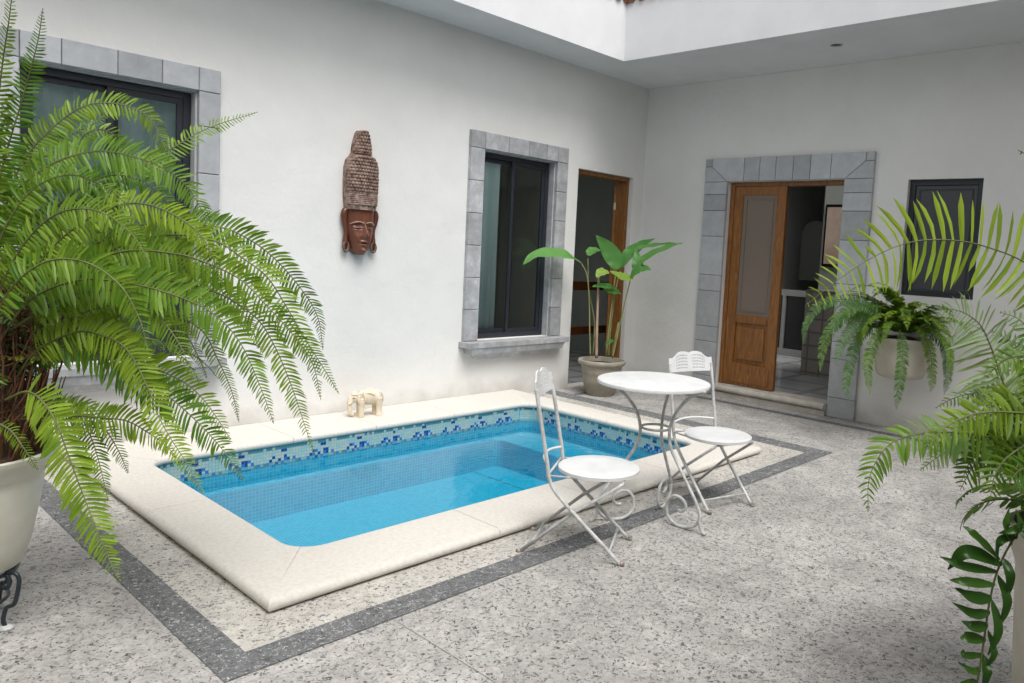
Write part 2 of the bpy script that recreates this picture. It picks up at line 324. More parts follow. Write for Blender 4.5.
def uvbox(o, s=1.0):
    me = o.data; uv = me.uv_layers.new(name='UVMap')
    for p in me.polygons:
        n = p.normal; ax = max(range(3), key=lambda i: abs(n[i]))
        for li in p.loop_indices:
            c = me.vertices[me.loops[li].vertex_index].co
            a, b = [(c.y, c.z), (c.x, c.z), (c.x, c.y)][ax]
            uv.data[li].uv = (a*s+.0011+20*s, b*s+.0007+20*s)

# ------------------------------------------------------------------ measured plan (metres)
H = 3.318; EA = -.538; EB = -1.104; ETOP = 3.88
XL, YF = -9.6, -8.4                      # the two walls behind the camera
PL, PR, PF, PB = -5.289, -2.166, -2.355, -.544      # pool opening
OL, OR_, OF = -5.604, -1.873, -2.746
CT = .060; WZ = -.090

# ---- ground
g = MB()
def gq(x0, y0, x1, y1, z=0): g.add([(x0, y0, z), (x1, y0, z), (x1, y1, z), (x0, y1, z)], [(0, 1, 2, 3)])
hx0, hx1, hy0, hy1 = PL-.06, PR+.06, PF-.06, PB+.06
gq(XL-.3, YF-.3, hx0, .0); gq(hx1, YF-.3, 0, .0); gq(hx0, YF-.3, hx1, hy0); gq(hx0, hy1, hx1, .0)
tag(g.build('courtyard_ground', M['ground']), kind='structure')
# ground outside the walls, to the horizon
g = MB()
for a in ((-300, -300, 300, YF-.3), (-300, 6, 300, 300), (-300, YF-.3, XL-.3, 6), (6, YF-.3, 300, 6)): g.add([(a[0], a[1], -.05), (a[2], a[1], -.05), (a[2], a[3], -.05), (a[0], a[3], -.05)], [(0, 1, 2, 3)])
tag(g.build('outer_ground', M['ground']), kind='structure')
def sheet(name, rects, z, m):
    b = MB()
    for x0, y0, x1, y1 in rects: b.add([(x0, y0, z), (x1, y0, z), (x1, y1, z), (x0, y1, z)], [(0, 1, 2, 3)])
    return tag(b.build(name, m), kind='structure')
M['joint'] = mat('pale_cement_joint', (.30, .29, .28), (.50, .485, .465), rough=.9, scale=45)
sheet('pour_joint', [(-5.275, -8.3, -5.270, -3.072), (-2.62, -8.3, -2.615, -3.072), (-9.5, -4.6, -5.276, -4.595), (-2.611, -4.9, -.35, -4.895)], .003, M['joint'])
B1L, B1F, B1R, B2L, B2F, B2R = -5.898, -3.071, -1.352, -5.773, -2.935, -1.543
# cream paving ring between the coping and the dark band
sheet('cream_paving', [(B2L, B2F, hx0, 0), (hx0, B2F, hx1, hy0), (hx1, B2F, B2R, 0)], .004, M['inner'])
sheet('dark_pebble_path', [(B1L, B1F, B2L, -.0), (B2L, B1F, B2R, B2F), (B2R, B1F, B1R, 0)], .004, M['band'])
sheet('dark_pebble_strip', [(-.345, -7.5, -.262, -.30), (B1R, -.36, -.345, -.30-.0), ], .004, M['band'])

# ---- swimming pool
pool = thing('swimming_pool', 'small rectangular blue tiled plunge pool with cream stone coping against the white wall', 'swimming pool')
# inner outline with rounded corners
def rrect(x0, y0, x1, y1, r, n=8):
    out = []
    for (cx, cy, a0) in ((x0+r, y0+r, 180), (x1-r, y0+r, 270), (x1-r, y1-r, 0), (x0+r, y1-r, 90)):
        out.append([(cx+r*math.cos(R(a0+90*i/n)), cy+r*math.sin(R(a0+90*i/n))) for i in range(n+1)])
    return out
IN = rrect(PL, PF, PR, PB, .13)
OUTC = [(OL, OF), (OR_, OF), (OR_, -.003), (OL, -.003)]
cop = MB()
def station(pi, po, wall=False):
    pi = V((*pi, 0)); po = V((*po, 0)); d = (po-pi); w = d.length; d = d/w
    pr = []
    rb = .024
    # inner bullnose
    for a in range(-90, 91, 30): pr.append((rb-.0-rb*math.cos(R(a)), CT-rb+rb*math.sin(R(a))))
    if wall: pr += [(w, CT), (w, .006)]
    else:
        ro = .0285; k = math.sqrt(2) if False else 1
        for a in range(90, -91, -20): pr.append((w-ro*1.15+ro*1.15*math.cos(R(a)), CT-.026+.026*math.sin(R(a))))
        pr += [(w-.045, .008), (w-.06, .008)]
    pr += [(.05, .003)]
    return [pi+d*t+V((0, 0, z)) for t, z in pr]
sides = []
for k in range(4):
    a, b = IN[k], IN[(k+1) % 4]; h = len(a)//2
    pin = a[h:]+b[:h+1]
    A, B = OUTC[k], OUTC[(k+1) % 4]
    # straight runs cut at joints
    n = len(pin); half = len(a)-h
    st = []
    ax = 0 if k % 2 == 0 else 1
    fixed = A[1] if ax == 0 else A[0]
    for i, p in enumerate(pin):
        if i == 0: q = A
        elif i == n-1: q = B
        else: q = (p[0], fixed) if ax == 0 else (fixed, p[1])
        if i < half and 0 < i:  # fan out towards the corner
            f = i/(half-1); base = (p[0], fixed) if ax == 0 else (fixed, p[1]); q = (A[0]+(base[0]-A[0])*f, A[1]+(base[1]-A[1])*f)
        if i >= n-half and i < n-1:
            f = (n-1-i)/(half-1); base = (p[0], fixed) if ax == 0 else (fixed, p[1]); q = (B[0]+(base[0]-B[0])*f, B[1]+(base[1]-B[1])*f)
        st.append((p, q))
    s0, s1 = st[half-1], st[n-half]
    nj = 3 if ax == 0 else 1
    runs = [st[:half]]; 
    prev = s0
    cuts = [(j+1)/(nj+1)+random.uniform(-.03, .03) for j in range(nj)]+[1]
    cur = st[:half]
    for c in cuts:
        if c == 1: cur = cur+st[n-half:]; sides.append((cur, k)); break
        P = tuple(s0[0][i]+(s1[0][i]-s0[0][i])*c for i in (0, 1)); Q = tuple(s0[1][i]+(s1[1][i]-s0[1][i])*c for i in (0, 1))
        sh = lambda t, e: (t[0]+e, t[1]) if ax == 0 else (t[0], t[1]+e)
        sg = 1 if (s1[0][ax] > s0[0][ax]) else -1
        e = .0008*sg
        cur = cur+[(sh(P, -e), sh(Q, -e))]; sides.append((cur, k)); cur = [(sh(P, e), sh(Q, e))]
for run, k in sides:
    rings = []
    for j, (pi, po) in enumerate(run): rings.append(station(pi, po, wall=(k == 2)))
    # pull the mitre ends back by a hair so that the joint shows
    m_ = len(rings[0]); v = []; f = []
    for r_ in rings: v += r_
    for i in range(len(rings)-1):
        for j in range(m_): f.append((i*m_+j, i*m_+(j+1) % m_, (i+1)*m_+(j+1) % m_, (i+1)*m_+j))
    f.append(tuple(range(m_-1, -1, -1))); f.append(tuple((len(rings)-1)*m_+j for j in range(m_)))
    # shrink each block a millimetre along its length at mitres
    c = sum((x for x in v), V())/len(v)
    v = [V((x.x-.0008*(1 if x.x > c.x else -1), x.y-.0008*(1 if x.y > c.y else -1)*(0 if k == 2 else 1), x.z)) for x in v]
    cop.add(v, f)
obj('coping', cop.vf(), M['coping'], pool, smooth=True, autos=48)
gp = MB()   # dark mortar under and between the stones
for x0, y0, x1, y1 in ((OL+.055, OF+.055, OR_-.045, PF-.045), (OL+.045, PB+.045, OR_-.045, -.003), (OL+.045, PF-.045, PL-.045, PB+.045), (PR+.045, PF-.045, OR_-.045, PB+.045)):
    gp.box(x0, y0, .0, x1, y1, CT-.005)
gp.build('mortar_bed', M['gap'], pool)
# basin: stepped shell
bs = MB()
wx0, wx1, wy0, wy1 = PL-.018, PR+.018, PF-.018, PB+.018
FZ = -.46; LZ = -.215
def quad(a, b, c, d): bs.add([a, b, c, d], [(0, 1, 2, 3)])
def ringwall(x0, y0, x1, y1, z0, z1, r):
    o_ = [p for cn in rrect(x0, y0, x1, y1, r, 6) for p in cn]; n = len(o_)
    for i in range(n):
        a, b = o_[i], o_[(i+1) % n]; quad((*a, z1), (*a, z0), (*b, z0), (*b, z1))
    return o_
up = ringwall(wx0, wy0, wx1, wy1, LZ, CT-.02, .12)
lx0, lx1, ly0, ly1 = wx0+.05, wx1-.42, wy0+.05, wy1-.06
lo = ringwall(lx0, ly0, lx1, ly1, FZ, LZ, .10)
n = len(up)
for i in range(n): quad((*up[i], LZ), (*lo[i], LZ), (*lo[(i+1) % n], LZ), (*up[(i+1) % n], LZ))
bs.add([(*p, FZ) for p in lo], [tuple(range(n))])
bas = bs.build('basin', M['pooltile'], pool); uvbox(bas)
sb = MB(); sb.box(lx1-.26, ly0+.004, FZ-.02, lx1+.01, ly1-.004, FZ+.012); o = sb.build('bottom_step', M['pooltile'], pool, bevel=.01); uvbox(o)
# mosaic frieze
ts = .0205; rows = 7; zt = CT-.030
mos = {k: MB() for k in ('t_shaded', 't_pale', 't_pale2', 't_navy', 't_blue', 't_gold', 't_grout')}
pat = {2: {7: 'n', 8: 'n'}, 4: {4: 'n', 5: 'b', 8: 'n', 9: 'n', 10: 'b'}, 5: {3: 'n', 4: 'b', 6: 'n', 8: 'b', 9: 'n', 11: 'b'}, 6: {1: 'g', 2: 'b', 5: 'n', 7: 'b', 12: 'g', 13: 'b'}}
rg = random.Random(4)
def frieze(p0, p1, inw):
    p0 = V(p0); p1 = V(p1); d = p1-p0; Ln = d.length; d = d/Ln; nn = int(Ln/ts); inw = V(inw)
    for i in range(nn):
        c = i % 14
        for r_ in range(rows):
            q = pat.get(r_, {}).get(c)
            k = 't_shaded' if r_ < 2 else ('t_pale' if rg.random() < .6 else 't_pale2')  # top rows take the darker colour as painted coping shade
            if r_ == 1 and rg.random() < .3: k = 't_pale2'
            if q: k = {'n': 't_navy', 'b': 't_blue', 'g': 't_gold', 'p': 't_pale2'}[q]
            if q and rg.random() < .12: k = 't_pale2'
            if r_ == 77: k = 't_blue' if rg.random() < .5 else 't_shaded'
            a = p0+d*(i*ts+.0008)+inw*.003; b = p0+d*((i+1)*ts-.0008)+inw*.003; z1 = zt-r_*ts; z0 = z1-ts+.0016
            mos[k].add([(a.x, a.y, z0), (b.x, b.y, z0), (b.x, b.y, z1), (a.x, a.y, z1)], [(0, 1, 2, 3)])
frieze((wx0+.12, wy1, 0), (wx1-.12, wy1, 0), (0, -1, 0)); frieze((wx1, wy1-.12, 0), (wx1, wy0+.12, 0), (-1, 0, 0))
frieze((wx0, wy0+.12, 0), (wx0, wy1-.12, 0), (1, 0, 0)); frieze((wx0+.12, wy0, 0), (wx1-.12, wy0, 0), (0, 1, 0))
for ccx, ccy, a0 in ((wx1-.12, wy1-.12, 90), (wx0+.12, wy1-.12, 180), (wx0+.12, wy0+.12, 270), (wx1-.12, wy0+.12, 0)):
    for k in range(9):
        a, b = R(a0-10*k), R(a0-10*(k+1))
        pa = V((ccx+.12*math.cos(a), ccy+.12*math.sin(a), 0)); pb = V((ccx+.12*math.cos(b), ccy+.12*math.sin(b), 0)); mid = -(((pa+pb)/2)-V((ccx, ccy, 0))).normalized()
        frieze(pa, pa+(pb-pa)*1.02, mid)
# gather the tiles of every colour into one mesh with several materials
allv, allf, mi = [], [], []; keys = list(mos)
for q, k in enumerate(keys):
    b = len(allv); allv += mos[k].v; allf += [tuple(i+b for i in f) for f in mos[k].f]; mi += [q]*len(mos[k].f)
fz = obj('waterline_tiles', (allv, allf), [M[k] for k in keys], pool)
for p, q in zip(fz.data.polygons, mi): p.material_index = q
w = MB(); o_ = [p for cn in rrect(wx0, wy0, wx1, wy1, .12, 6) for p in cn]
w.add([(*p, WZ) for p in o_], [tuple(range(len(o_)))])
tag(w.build('pool_water', M['water']), kind='structure')

# ------------------------------------------------------------------ walls
def wall_holes(b, u0, u1, z0, z1, holes, f, depth):
    """wall slab with rectangular openings. f(u,d,z)->point, d=0 front, d=depth back"""
    us = sorted({u0, u1, *[h[0] for h in holes], *[h[1] for h in holes]}); zs = sorted({z0, z1, *[h[2] for h in holes], *[h[3] for h in holes]})
    for i in range(len(us)-1):
        for j in range(len(zs)-1):
            cu, cz = (us[i]+us[i+1])/2, (zs[j]+zs[j+1])/2
            if any(h[0] < cu < h[1] and h[2] < cz < h[3] for h in holes): continue
            for d in (0, depth):
                q = [f(us[i], d, zs[j]), f(us[i+1], d, zs[j]), f(us[i+1], d, zs[j+1]), f(us[i], d, zs[j+1])]
                b.add(q if d == 0 else q[::-1], [(0, 1, 2, 3)])
    for h in holes:
        a, c, e, g_ = h
        for q in (((a, e), (a, g_)), ((c, g_), (c, e)), ((a, g_), (c, g_)), ((c, e), (a, e))):
            (ua, za), (ub, zb) = q
            b.add([f(ua, 0, za), f(ub, 0, zb), f(ub, depth, zb), f(ua, depth, za)], [(0, 1, 2, 3)])
fA = lambda u, d, z: (u, d, z)
fB = lambda u, d, z: (d, u, z)
# openings
W2 = (-2.381, -1.442, .568, 2.319); W1 = (-5.80, -4.838, .581, 2.36); DA = (-1.095, -.187, 0, 2.302)
DB = (-2.41, -1.138, 0, 2.25); WB = (-3.608, -2.989, 1.21, 2.235)

wa = thing('long_courtyard_wall', 'long white plastered wall behind the pool with two stone framed windows and an open doorway', 'wall')
b = MB(); wall_holes(b, XL, 0, -.6 if False else 0, ETOP, [W1, W2, DA], fA, .16)
b.build('plaster_wall', M['plaster'], wa)
wb = thing('end_courtyard_wall', 'shaded white plastered end wall with a stone framed wooden door and a small dark window', 'wall')
b = MB(); wall_holes(b, YF, .16, 0, ETOP, [DB, WB], fB, .16)
b.build('plaster_wall', M['plaster'], wb)
b = MB(); b.box(XL-.15, YF, 0, XL, 0, ETOP); tag(b.build('side_wall', M['plaster']), 'white plastered side wall outside the photo to the left', 'wall')
b = MB(); b.box(XL-.15, YF-.15, 0, .16, YF, ETOP); tag(b.build('rear_wall', M['plaster']), 'white plastered wall behind the viewpoint', 'wall')

def inset(pts, i, e):
    """corner i of a polygon moved inwards by e from both its edges"""
    n = len(pts); p = V(pts[i]); a = (p-V(pts[i-1])).normalized(); b = (V(pts[(i+1) % n])-p).normalized()
    ar = sum(pts[k][0]*pts[(k+1) % n][1]-pts[(k+1) % n][0]*pts[k][1] for k in range(n)); s_ = 1 if ar > 0 else -1
    na = V((-a.y, a.x))*s_; nb = V((-b.y, b.x))*s_; m_ = na+nb
    m_ = m_*(e*2/max(.5, m_.length_squared)) if m_.length > 1e-6 else na*e
    return (p.x+m_.x, p.y+m_.y)
def surround(b, u0, u1, z0, z1, iu0, iu1, iz1, proud, f, vcuts, tcuts, gapw=.004, corner='square'):
    """stone blocks round an opening; u0..u1 outer, iu0..iu1 inner, z1 outer top, iz1 inner top"""
    def blk(a0, a1, c0, c1):
        pts = [(a0, c0), (a1, c0), (a1, c1), (a0, c1)]
        pb(pts)
    def pb(pts):
        cx = sum(p[0] for p in pts)/len(pts); cz = sum(p[1] for p in pts)/len(pts)
        n = len(pts); front = []; back = []; mid = []
        for (a, c) in pts:
            dx, dz = a-cx, c-cz; l = math.hypot(dx, dz)
            a2, c2 = inset(pts, pts.index((a, c)), gapw/2)
            a3, c3 = inset(pts, pts.index((a, c)), gapw/2+.004)
            front.append(f(a3, -proud, c3)); mid.append(f(a2, -proud+.004, c2)); back.append(f(a2, .10, c2))
        b.add(front+mid+back, [tuple(range(n))]+[(i, (i+1) % n, n+(i+1) % n, n+i) for i in range(n)]+[(n+i, n+(i+1) % n, 2*n+(i+1) % n, 2*n+i) for i in range(n)])
    zt_ = iz1
    for side, (a0, a1) in (('l', (u0, iu0)), ('r', (iu1, u1))):
        zs = [z0]+[z for z in vcuts if z < zt_]+[zt_]
        for i in range(len(zs)-1): blk(a0, a1, zs[i], zs[i+1])
    if corner == 'square':
        blk(u0, iu0, zt_, z1); blk(iu1, u1, zt_, z1)
        us = [iu0]+tcuts+[iu1]
        for i in range(len(us)-1): blk(us[i], us[i+1], zt_, z1)
    else:
        q = .62*(z1-zt_)
        for s, (o_, i_) in ((1, (u0, iu0)), (-1, (u1, iu1))):
            e = .3*(i_-o_)
            pb([(o_, z1-q*.55), (o_+e, z1-q*.55), (o_+e, z1), (o_, z1)][::1])
            pb([(o_, zt_), (i_, zt_), (o_+e, z1-q*.55), (o_, z1-q*.55)])
            us = sorted(tcuts); first = us[0] if s == 1 else us[-1]
            pb([(i_, zt_), (first, zt_), (first, z1), (o_+e, z1), (o_+e, z1-q*.55)])
        us = sorted(tcuts)
        for i in range(len(us)-1): blk(us[i], us[i+1], zt_, z1)

def outline_back(b, u0, u1, z0, z1, iu0, iu1, iz1, f, d0=.0035, d1=.03):
    for a0, a1, c0, c1 in ((u0+.006, iu0-.006, z0, z1-.006), (iu1+.006, u1-.006, z0, z1-.006), (iu0-.006, iu1+.006, iz1+.006, z1-.006)):
        p = [f(a0, -d1, c0), f(a1, -d1, c0), f(a1, -d1, c1), f(a0, -d1, c1), f(a0, -d0, c0), f(a1, -d0, c0), f(a1, -d0, c1), f(a0, -d0, c1)]
        b.add(p, [(0, 1, 2, 3), (4, 5, 6, 7), (0, 1, 5, 4), (1, 2, 6, 5), (2, 3, 7, 6), (3, 0, 4, 7)])

# window 2 (tall) surround
s = MB(); surround(s, -2.542, -1.289, .568, 2.473, -2.381, -1.442, 2.319, .042, fA, [.568+i*.292 for i in range(1, 6)], [-2.10, -1.84, -1.60])
so = s.build('stone_surround', M['stone'], wa); s = MB(); outline_back(s, -2.542, -1.289, .568, 2.473, -2.381, -1.442, 2.319, fA); s.build('mortar', M['gap'], so)
def sill(u0, u1, zt_, par):
    s = MB()
    for (a0, a1, d, c0, c1, d2) in ((u0-.03, u1+.02, .155, zt_-.052, zt_, .155), (u0+.02, u1-.03, .125, zt_-.115, zt_-.052, .145), (u0+.10, u1-.11, .055, zt_-.175, zt_-.115, .105)):
        # trapezoid section tapering downward
        s.add([(a0+ (d2-d), -d, c0), (a1-(d2-d), -d, c0), (a1, -d2, c1), (a0, -d2, c1), (a0+(d2-d), .0, c0), (a1-(d2-d), .0, c0), (a1, .0, c1), (a0, .0, c1)],
              [(0, 1, 2, 3), (4, 7, 6, 5), (0, 4, 5, 1), (1, 5, 6, 2), (2, 6, 7, 3), (3, 7, 4, 0)])
    s.box(u0+.165, .002, zt_-.05, u1-.165, .14, zt_-.002) if False else None
    return s.build('sill', M['stone'], par, bevel=.004)
sill(-2.542, -1.289, .566, so)
# window 1 surround
s = MB(); surround(s, -5.96, -4.698, .581, 2.515, -5.80, -4.838, 2.36, .042, fA, [.581+i*.31 for i in range(1, 6)], [-5.60, -5.31, -5.06])
so = s.build('stone_surround', M['stone_smooth'], wa); s = MB(); outline_back(s, -5.96, -4.698, .581, 2.515, -5.80, -4.838, 2.36, fA); s.build('mortar', M['gap'], so)
sill(-5.96, -4.698, .579, so)

def lining(h, f, dep, m, par):
    a, c, e, g_ = h; q = .009; b = MB()
    for (u0, u1, z0, z1) in ((a+.0005, a+q, e+.001, g_-.0005), (c-q, c-.0005, e+.001, g_-.0005), (a+q, c-q, g_-q, g_-.0005)):
        p0 = f(u0, .001, z0); p1 = f(u1, dep, z1); b.box(*p0, *p1)
    b.build('reveal', m, par)
lining(W2, fA, .066, M['stone'], wa); lining(W1, fA, .066, M['stone_smooth'], wa)
def sliding(h, mull, parent, y=.07, t=.045):
    a, c, e, g_ = h; a += .011; c -= .011; e += .004; g_ -= .011
    f = MB(); f.box(a, y, e, a+t, y+.07, g_).box(c-t, y, e, c, y+.07, g_).box(a+t, y, e, c-t, y+.07, e+t).box(a+t, y, g_-t, c-t, y+.07, g_)
    fr = f.build('window', M['alu'], parent, bevel=.002)
    for k, (p, q, yy) in enumerate(((a+t, mull+.035, y+.036), (mull-.035, c-t, y+.008))):
        s = MB(); r = .036; z0, z1 = e+t, g_-t
        s.box(p, yy, z0, p+r, yy+.025, z1).box(q-r, yy, z0, q, yy+.025, z1).box(p+r, yy, z0, q-r, yy+.025, z0+r).box(p+r, yy, z1-r, q-r, yy+.025, z1)
        s.build('sash', M['alu'], fr, bevel=.0015)
        gl_ = MB(); gl_.add([(p+r, yy+.012, z0+r), (q-r, yy+.012, z0+r), (q-r, yy+.012, z1-r), (p+r, yy+.012, z1-r)], [(0, 1, 2, 3)])
        gl_.build('pane', M['glass'], fr)
    return fr
sliding(W2, -1.905, wa); sliding(W1, -5.30, wa)

# doorway A : frame, door leaf opened inwards
f = MB(); a, c, e, g_ = DA
f.box(c-.045, .055, 0, c-.002, .20, g_-.003).box(a+.002, .11, 0, a+.02, .155, g_-.05).box(a+.002, .055, g_-.045, c-.046, .20, g_-.003)
dfA = f.build('door_frame', M['wood'], wa, bevel=.003)
f = MB(); f.box(0, -.045, .01, .80, 0, g_-.06)
Tm = Matrix.Translation((c-.06, .225, 0)) @ Matrix.Rotation(R(41), 4, 'Z'); f.v = [Tm @ v for v in f.v]
dl = f.build('door', M['wood'], wa, bevel=.003)
f = MB(); f.box(-.002, -.04, 1.94, .0, -.005, 2.02); f.v = [Tm @ v for v in f.v]; f.build('strike_plate', M['brass'], dl)

# door B : surround, frame, leaf
a, c = -2.41, -1.138
def fBs(u, d, z): return (d, u, z)
s = MB(); surround(s, -2.685, -.859, .0, 2.493, -2.41, -1.138, 2.25, .04, fBs, [.19, .56, .72, 1.10, 1.27, 1.68, 1.95, 2.12], [-2.27+.0, -2.06, -1.88, -1.69, -1.51, -1.33][0:6], corner='mitre')
so = s.build('stone_surround', M['stone_smooth'], wb); s = MB(); outline_back(s, -2.685, -.859, 0, 2.493, -2.41, -1.138, 2.25, fBs); s.build('mortar', M['gap'], so)
s = MB(); 
pr_ = [(-.075, .0), (-.075, .05), (-.055, .055), (-.095, .065), (-.105, .085), (-.10, .11), (-.085, .122), (.16, .122), (.16, 0)]
s.prism([(x, z) for x, z in pr_], -2.408, -1.14, 'y'); 
s.build('doorstep', M['step'], wb, bevel=.004)
f = MB(); f.box(.045, c-.05, .124, .15, c-.002, 2.247).box(.045, a+.002, .124, .15, a+.03, 2.247).box(.045, a+.031, 2.207, .15, c-.051, 2.247)
f.build('door_frame', M['wood'], wb, bevel=.004)
# leaf in its own coordinates: hinge at origin, leaf along -y, thickness x 0..0.045
def door_leaf(par, loc, rz, wd=.60, h0=.0, h1=2.075):
    # members placed in world by rotating about the hinge
    Rm = Matrix.Rotation(rz, 4, 'Z'); T = Matrix.Translation(V(loc))
    def put(mb): mb.v = [T @ Rm @ v for v in mb.v]; return mb
    st = .105
    m_ = MB(); m_.box(0, -st, h0, .045, 0, h1).box(0, -wd, h0, .045, -wd+st, h1)
    m_.box(.001, -wd+st, h1-.09, .044, -st, h1).box(.001, -wd+st, .66, .044, -st, .745).box(.001, -wd+st, 0, .044, -st, .235)
    lf = put(m_).build('door', M['wood'], par, bevel=.004)
    p = MB(); p.box(-.008, -wd+.06, .03, .0, -.06, .225); put(p).build('kick_board', M['wood'], lf, bevel=.004)
    p = MB(); p.box(.026, -wd+st, .235, .036, -st, .66)
    p.prism([(-wd+st+.03, .27), (-st-.03, .27), (-st-.03, .63), (-wd+st+.03, .63)], .008, .018, 'x') if False else p.box(.008, -wd+st+.042, .277, .026, -st-.042, .618)
    put(p).build('lower_panel', M['wood'], lf, bevel=.007)
    p = MB(); p.box(.012, -wd+st, .745, .018, -st, h1-.09); put(p).build('screen', M['mesh'], lf)
    p = MB()
    x0, x1, z0, z1 = -wd+st+.035, -st-.035, .78, h1-.125
    p.box(.004, x0, z0, .0115, x0+.012, z1).box(.004, x1-.012, z0, .0115, x1, z1).box(.004, x0+.012, z0, .0115, x1-.012, z0+.012).box(.004, x0+.012, z1-.012, .0115, x1-.012, z1)
    put(p).build('screen_bead', M['mesh'], lf)
    return lf
door_leaf(wb, (.052, c-.052, .13), R(-1.0))

# window on the end wall (dark)
a, c, e, g_ = WB
f = MB(); t = .05
f.box(.05, a+.003, e, .10, a+t, g_-.003).box(.05, c-t, e, .10, c-.003, g_-.003).box(.05, a+t, g_-t, .10, c-t, g_-.003).box(.05, a+t, e+.003, .10, c-t, e+t)
fr = f.build('window', M['alu'], wb, bevel=.003)
f = MB(); t2 = .105; f.box(.062, a+t+.003, e+t+.003, .09, c-t-.003, g_-t-.003); f.build('panel', M['darkpanel'], fr, bevel=.003)
f = MB(); q = .035
for bb in ((a+t+q, e+t+q, a+t+q+.01, g_-t-q), (c-t-q-.01, e+t+q, c-t-q, g_-t-q), (a+t+q+.01, g_-t-q-.01, c-t-q-.01, g_-t-q)): f.box(.056, bb[0], bb[1], .0615, bb[2], bb[3])
f.build('panel_moulding', M['alu'], fr)

# ---- eave round the courtyard
e = MB()
e.box(XL, EA, H, 0, 0, ETOP-.002) if False else None
ev = thing('roof_eave', 'white flat roof overhang with deep fascia running round the courtyard top', 'roof overhang')
for bb in ((XL, EA, 0, -.002), (EB, YF+.002, -.002, EA-.0), (XL+.002, YF+.002, XL+.6, EA), (XL+.6, YF+.002, EB, YF+.75)):
    pass
e = MB()
ox0, oy0 = XL+1.2, YF+1.6      # opening: ox0..EB , oy0..EA
top = ETOP
O = [(XL+.002, YF+.002), (-.002, YF+.002), (-.002, -.002), (XL+.002, -.002)]; I = [(ox0, oy0), (EB, oy0), (EB, EA), (ox0, EA)]
v = [(*p, H) for p in O]+[(*p, H) for p in I]+[(*p, top) for p in I]+[(*p, top) for p in O]
fcs = []
for i in range(4):
    j = (i+1) % 4
    fcs += [(i, j, 4+j, 4+i), (4+i, 4+j, 8+j, 8+i), (8+i, 8+j, 12+j, 12+i)]
e.add(v, fcs); e.build('soffit_and_fascia', M['eave'], ev)
# terracotta edge above the fascia
e = MB()
x = ox0
while x < EB+.1:
    e.tube([(x, EA-.03, top+.03), (x, EA+.5, top+.12)], .055, 10); x += .13
y = EA-.06
while y > oy0:
    e.tube([(EB-.03+.0, y, top+.03), (EB+.5, y, top+.12)], .055, 10); y -= .13
e.build('roof_tile_edge', M['rooftile'], ev, smooth=True)
e = MB(); e.box(XL, -.002+.0, ETOP+.003, .16, .0+.16, ETOP+.10) if False else None
d = MB(); d.lathe([(.045, 3.3155), (.058, 3.312), (.058, 3.316)], (-.644, -2.514), 20); dwn = thing('ceiling_spotlight', 'tiny round recessed spotlight in the roof overhang above the door', 'ceiling light', (-.644, -2.514, H))
d = MB(); d.tube([(-.644+.055*math.cos(R(a)), -2.514+.055*math.sin(R(a)), H-.004) for a in range(0, 361, 20)], .006, 6, cap=False); d.build('trim_ring', M['white'], dwn)
d = MB(); d.lathe([(.048, H-.003), (.030, H-.010), (.012, H-.012)], (-.644, -2.514), 20); d.build('lamp', M['cab'], dwn)

# ------------------------------------------------------------------ rooms behind the openings
def room(name, x0, y0, x1, y1, h, floor_m, wall_m, ceil_m, open_side, hole=None):  # hole: ceiling opening added to bring daylight into the room
    f = MB(); f.add([(x0, y0, h[0]), (x1, y0, h[0]), (x1, y1, h[0]), (x0, y1, h[0])], [(0, 1, 2, 3)]); o = f.build('room_floor', floor_m); uvbox(o); tag(o, kind='structure')
    f = MB()
    for a in ([(x0, y0, x1, y1)] if not hole else [(x0, y0, x1, hole[1]), (x0, hole[3], x1, y1), (x0, hole[1], hole[0], hole[3]), (hole[2], hole[1], x1, hole[3])]):
        f.add([(a[0], a[1], h[1]), (a[2], a[1], h[1]), (a[2], a[3], h[1]), (a[0], a[3], h[1])], [(0, 1, 2, 3)])
    tag(f.build('room_ceiling', ceil_m), kind='structure')
    S = {'y0': ((x0, y0), (x1, y0)), 'y1': ((x0, y1), (x1, y1)), 'x0': ((x0, y0), (x0, y1)), 'x1': ((x1, y0), (x1, y1))}
    f = MB()
    for k, (p, q) in S.items():
        if k == open_side: continue
        f.add([(*p, h[0]), (*q, h[0]), (*q, h[1]), (*p, h[1])], [(0, 1, 2, 3)])
    tag(f.build('room_wall', wall_m), kind='structure')
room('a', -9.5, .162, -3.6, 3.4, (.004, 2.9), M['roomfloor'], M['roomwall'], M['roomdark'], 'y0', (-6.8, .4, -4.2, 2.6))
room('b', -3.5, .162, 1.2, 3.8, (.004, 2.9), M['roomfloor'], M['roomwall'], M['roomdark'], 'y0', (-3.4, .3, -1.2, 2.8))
room('c', .162, -5.2, 5.0, .14, (.123, 3.0), M['roomfloor'], M['roomwall2'], M['roomdark'], 'x0', (1.2, -2.4, 2.7, -.3))

# curtains
def curtain(name, label, x0, x1, y, z0, z1, m, folds):
    n = folds*8; v = []; f = []
    for i in range(n+1):
        t = i/n; x = x0+(x1-x0)*t; yy = y+.022*math.sin(t*folds*2*PI)+.01*math.sin(t*folds*3.3*PI+1)
        for z in (z0, (z0+z1)/2, z1): v.append((x+.006*math.sin(9*t+z), yy, z))
    for i in range(n):
        for j in (0, 1): f.append((i*3+j, i*3+3+j, i*3+4+j, i*3+1+j))
    o = obj(name, (v, f), m, smooth=True); md = o.modifiers.new('solid', 'SOLIDIFY'); md.thickness = .003
    return tag(o, label, 'curtain')
curtain('curtain', 'pale aqua curtain hanging behind the left half of the tall window', -2.36, -2.01, .178, .45, 2.5, M['curtain'], 4)
curtain('curtain', 'pale grey green curtain drawn across the window behind the big fern', -5.85, -4.62, .19, .45, 2.55, M['curtain_white'], 9)
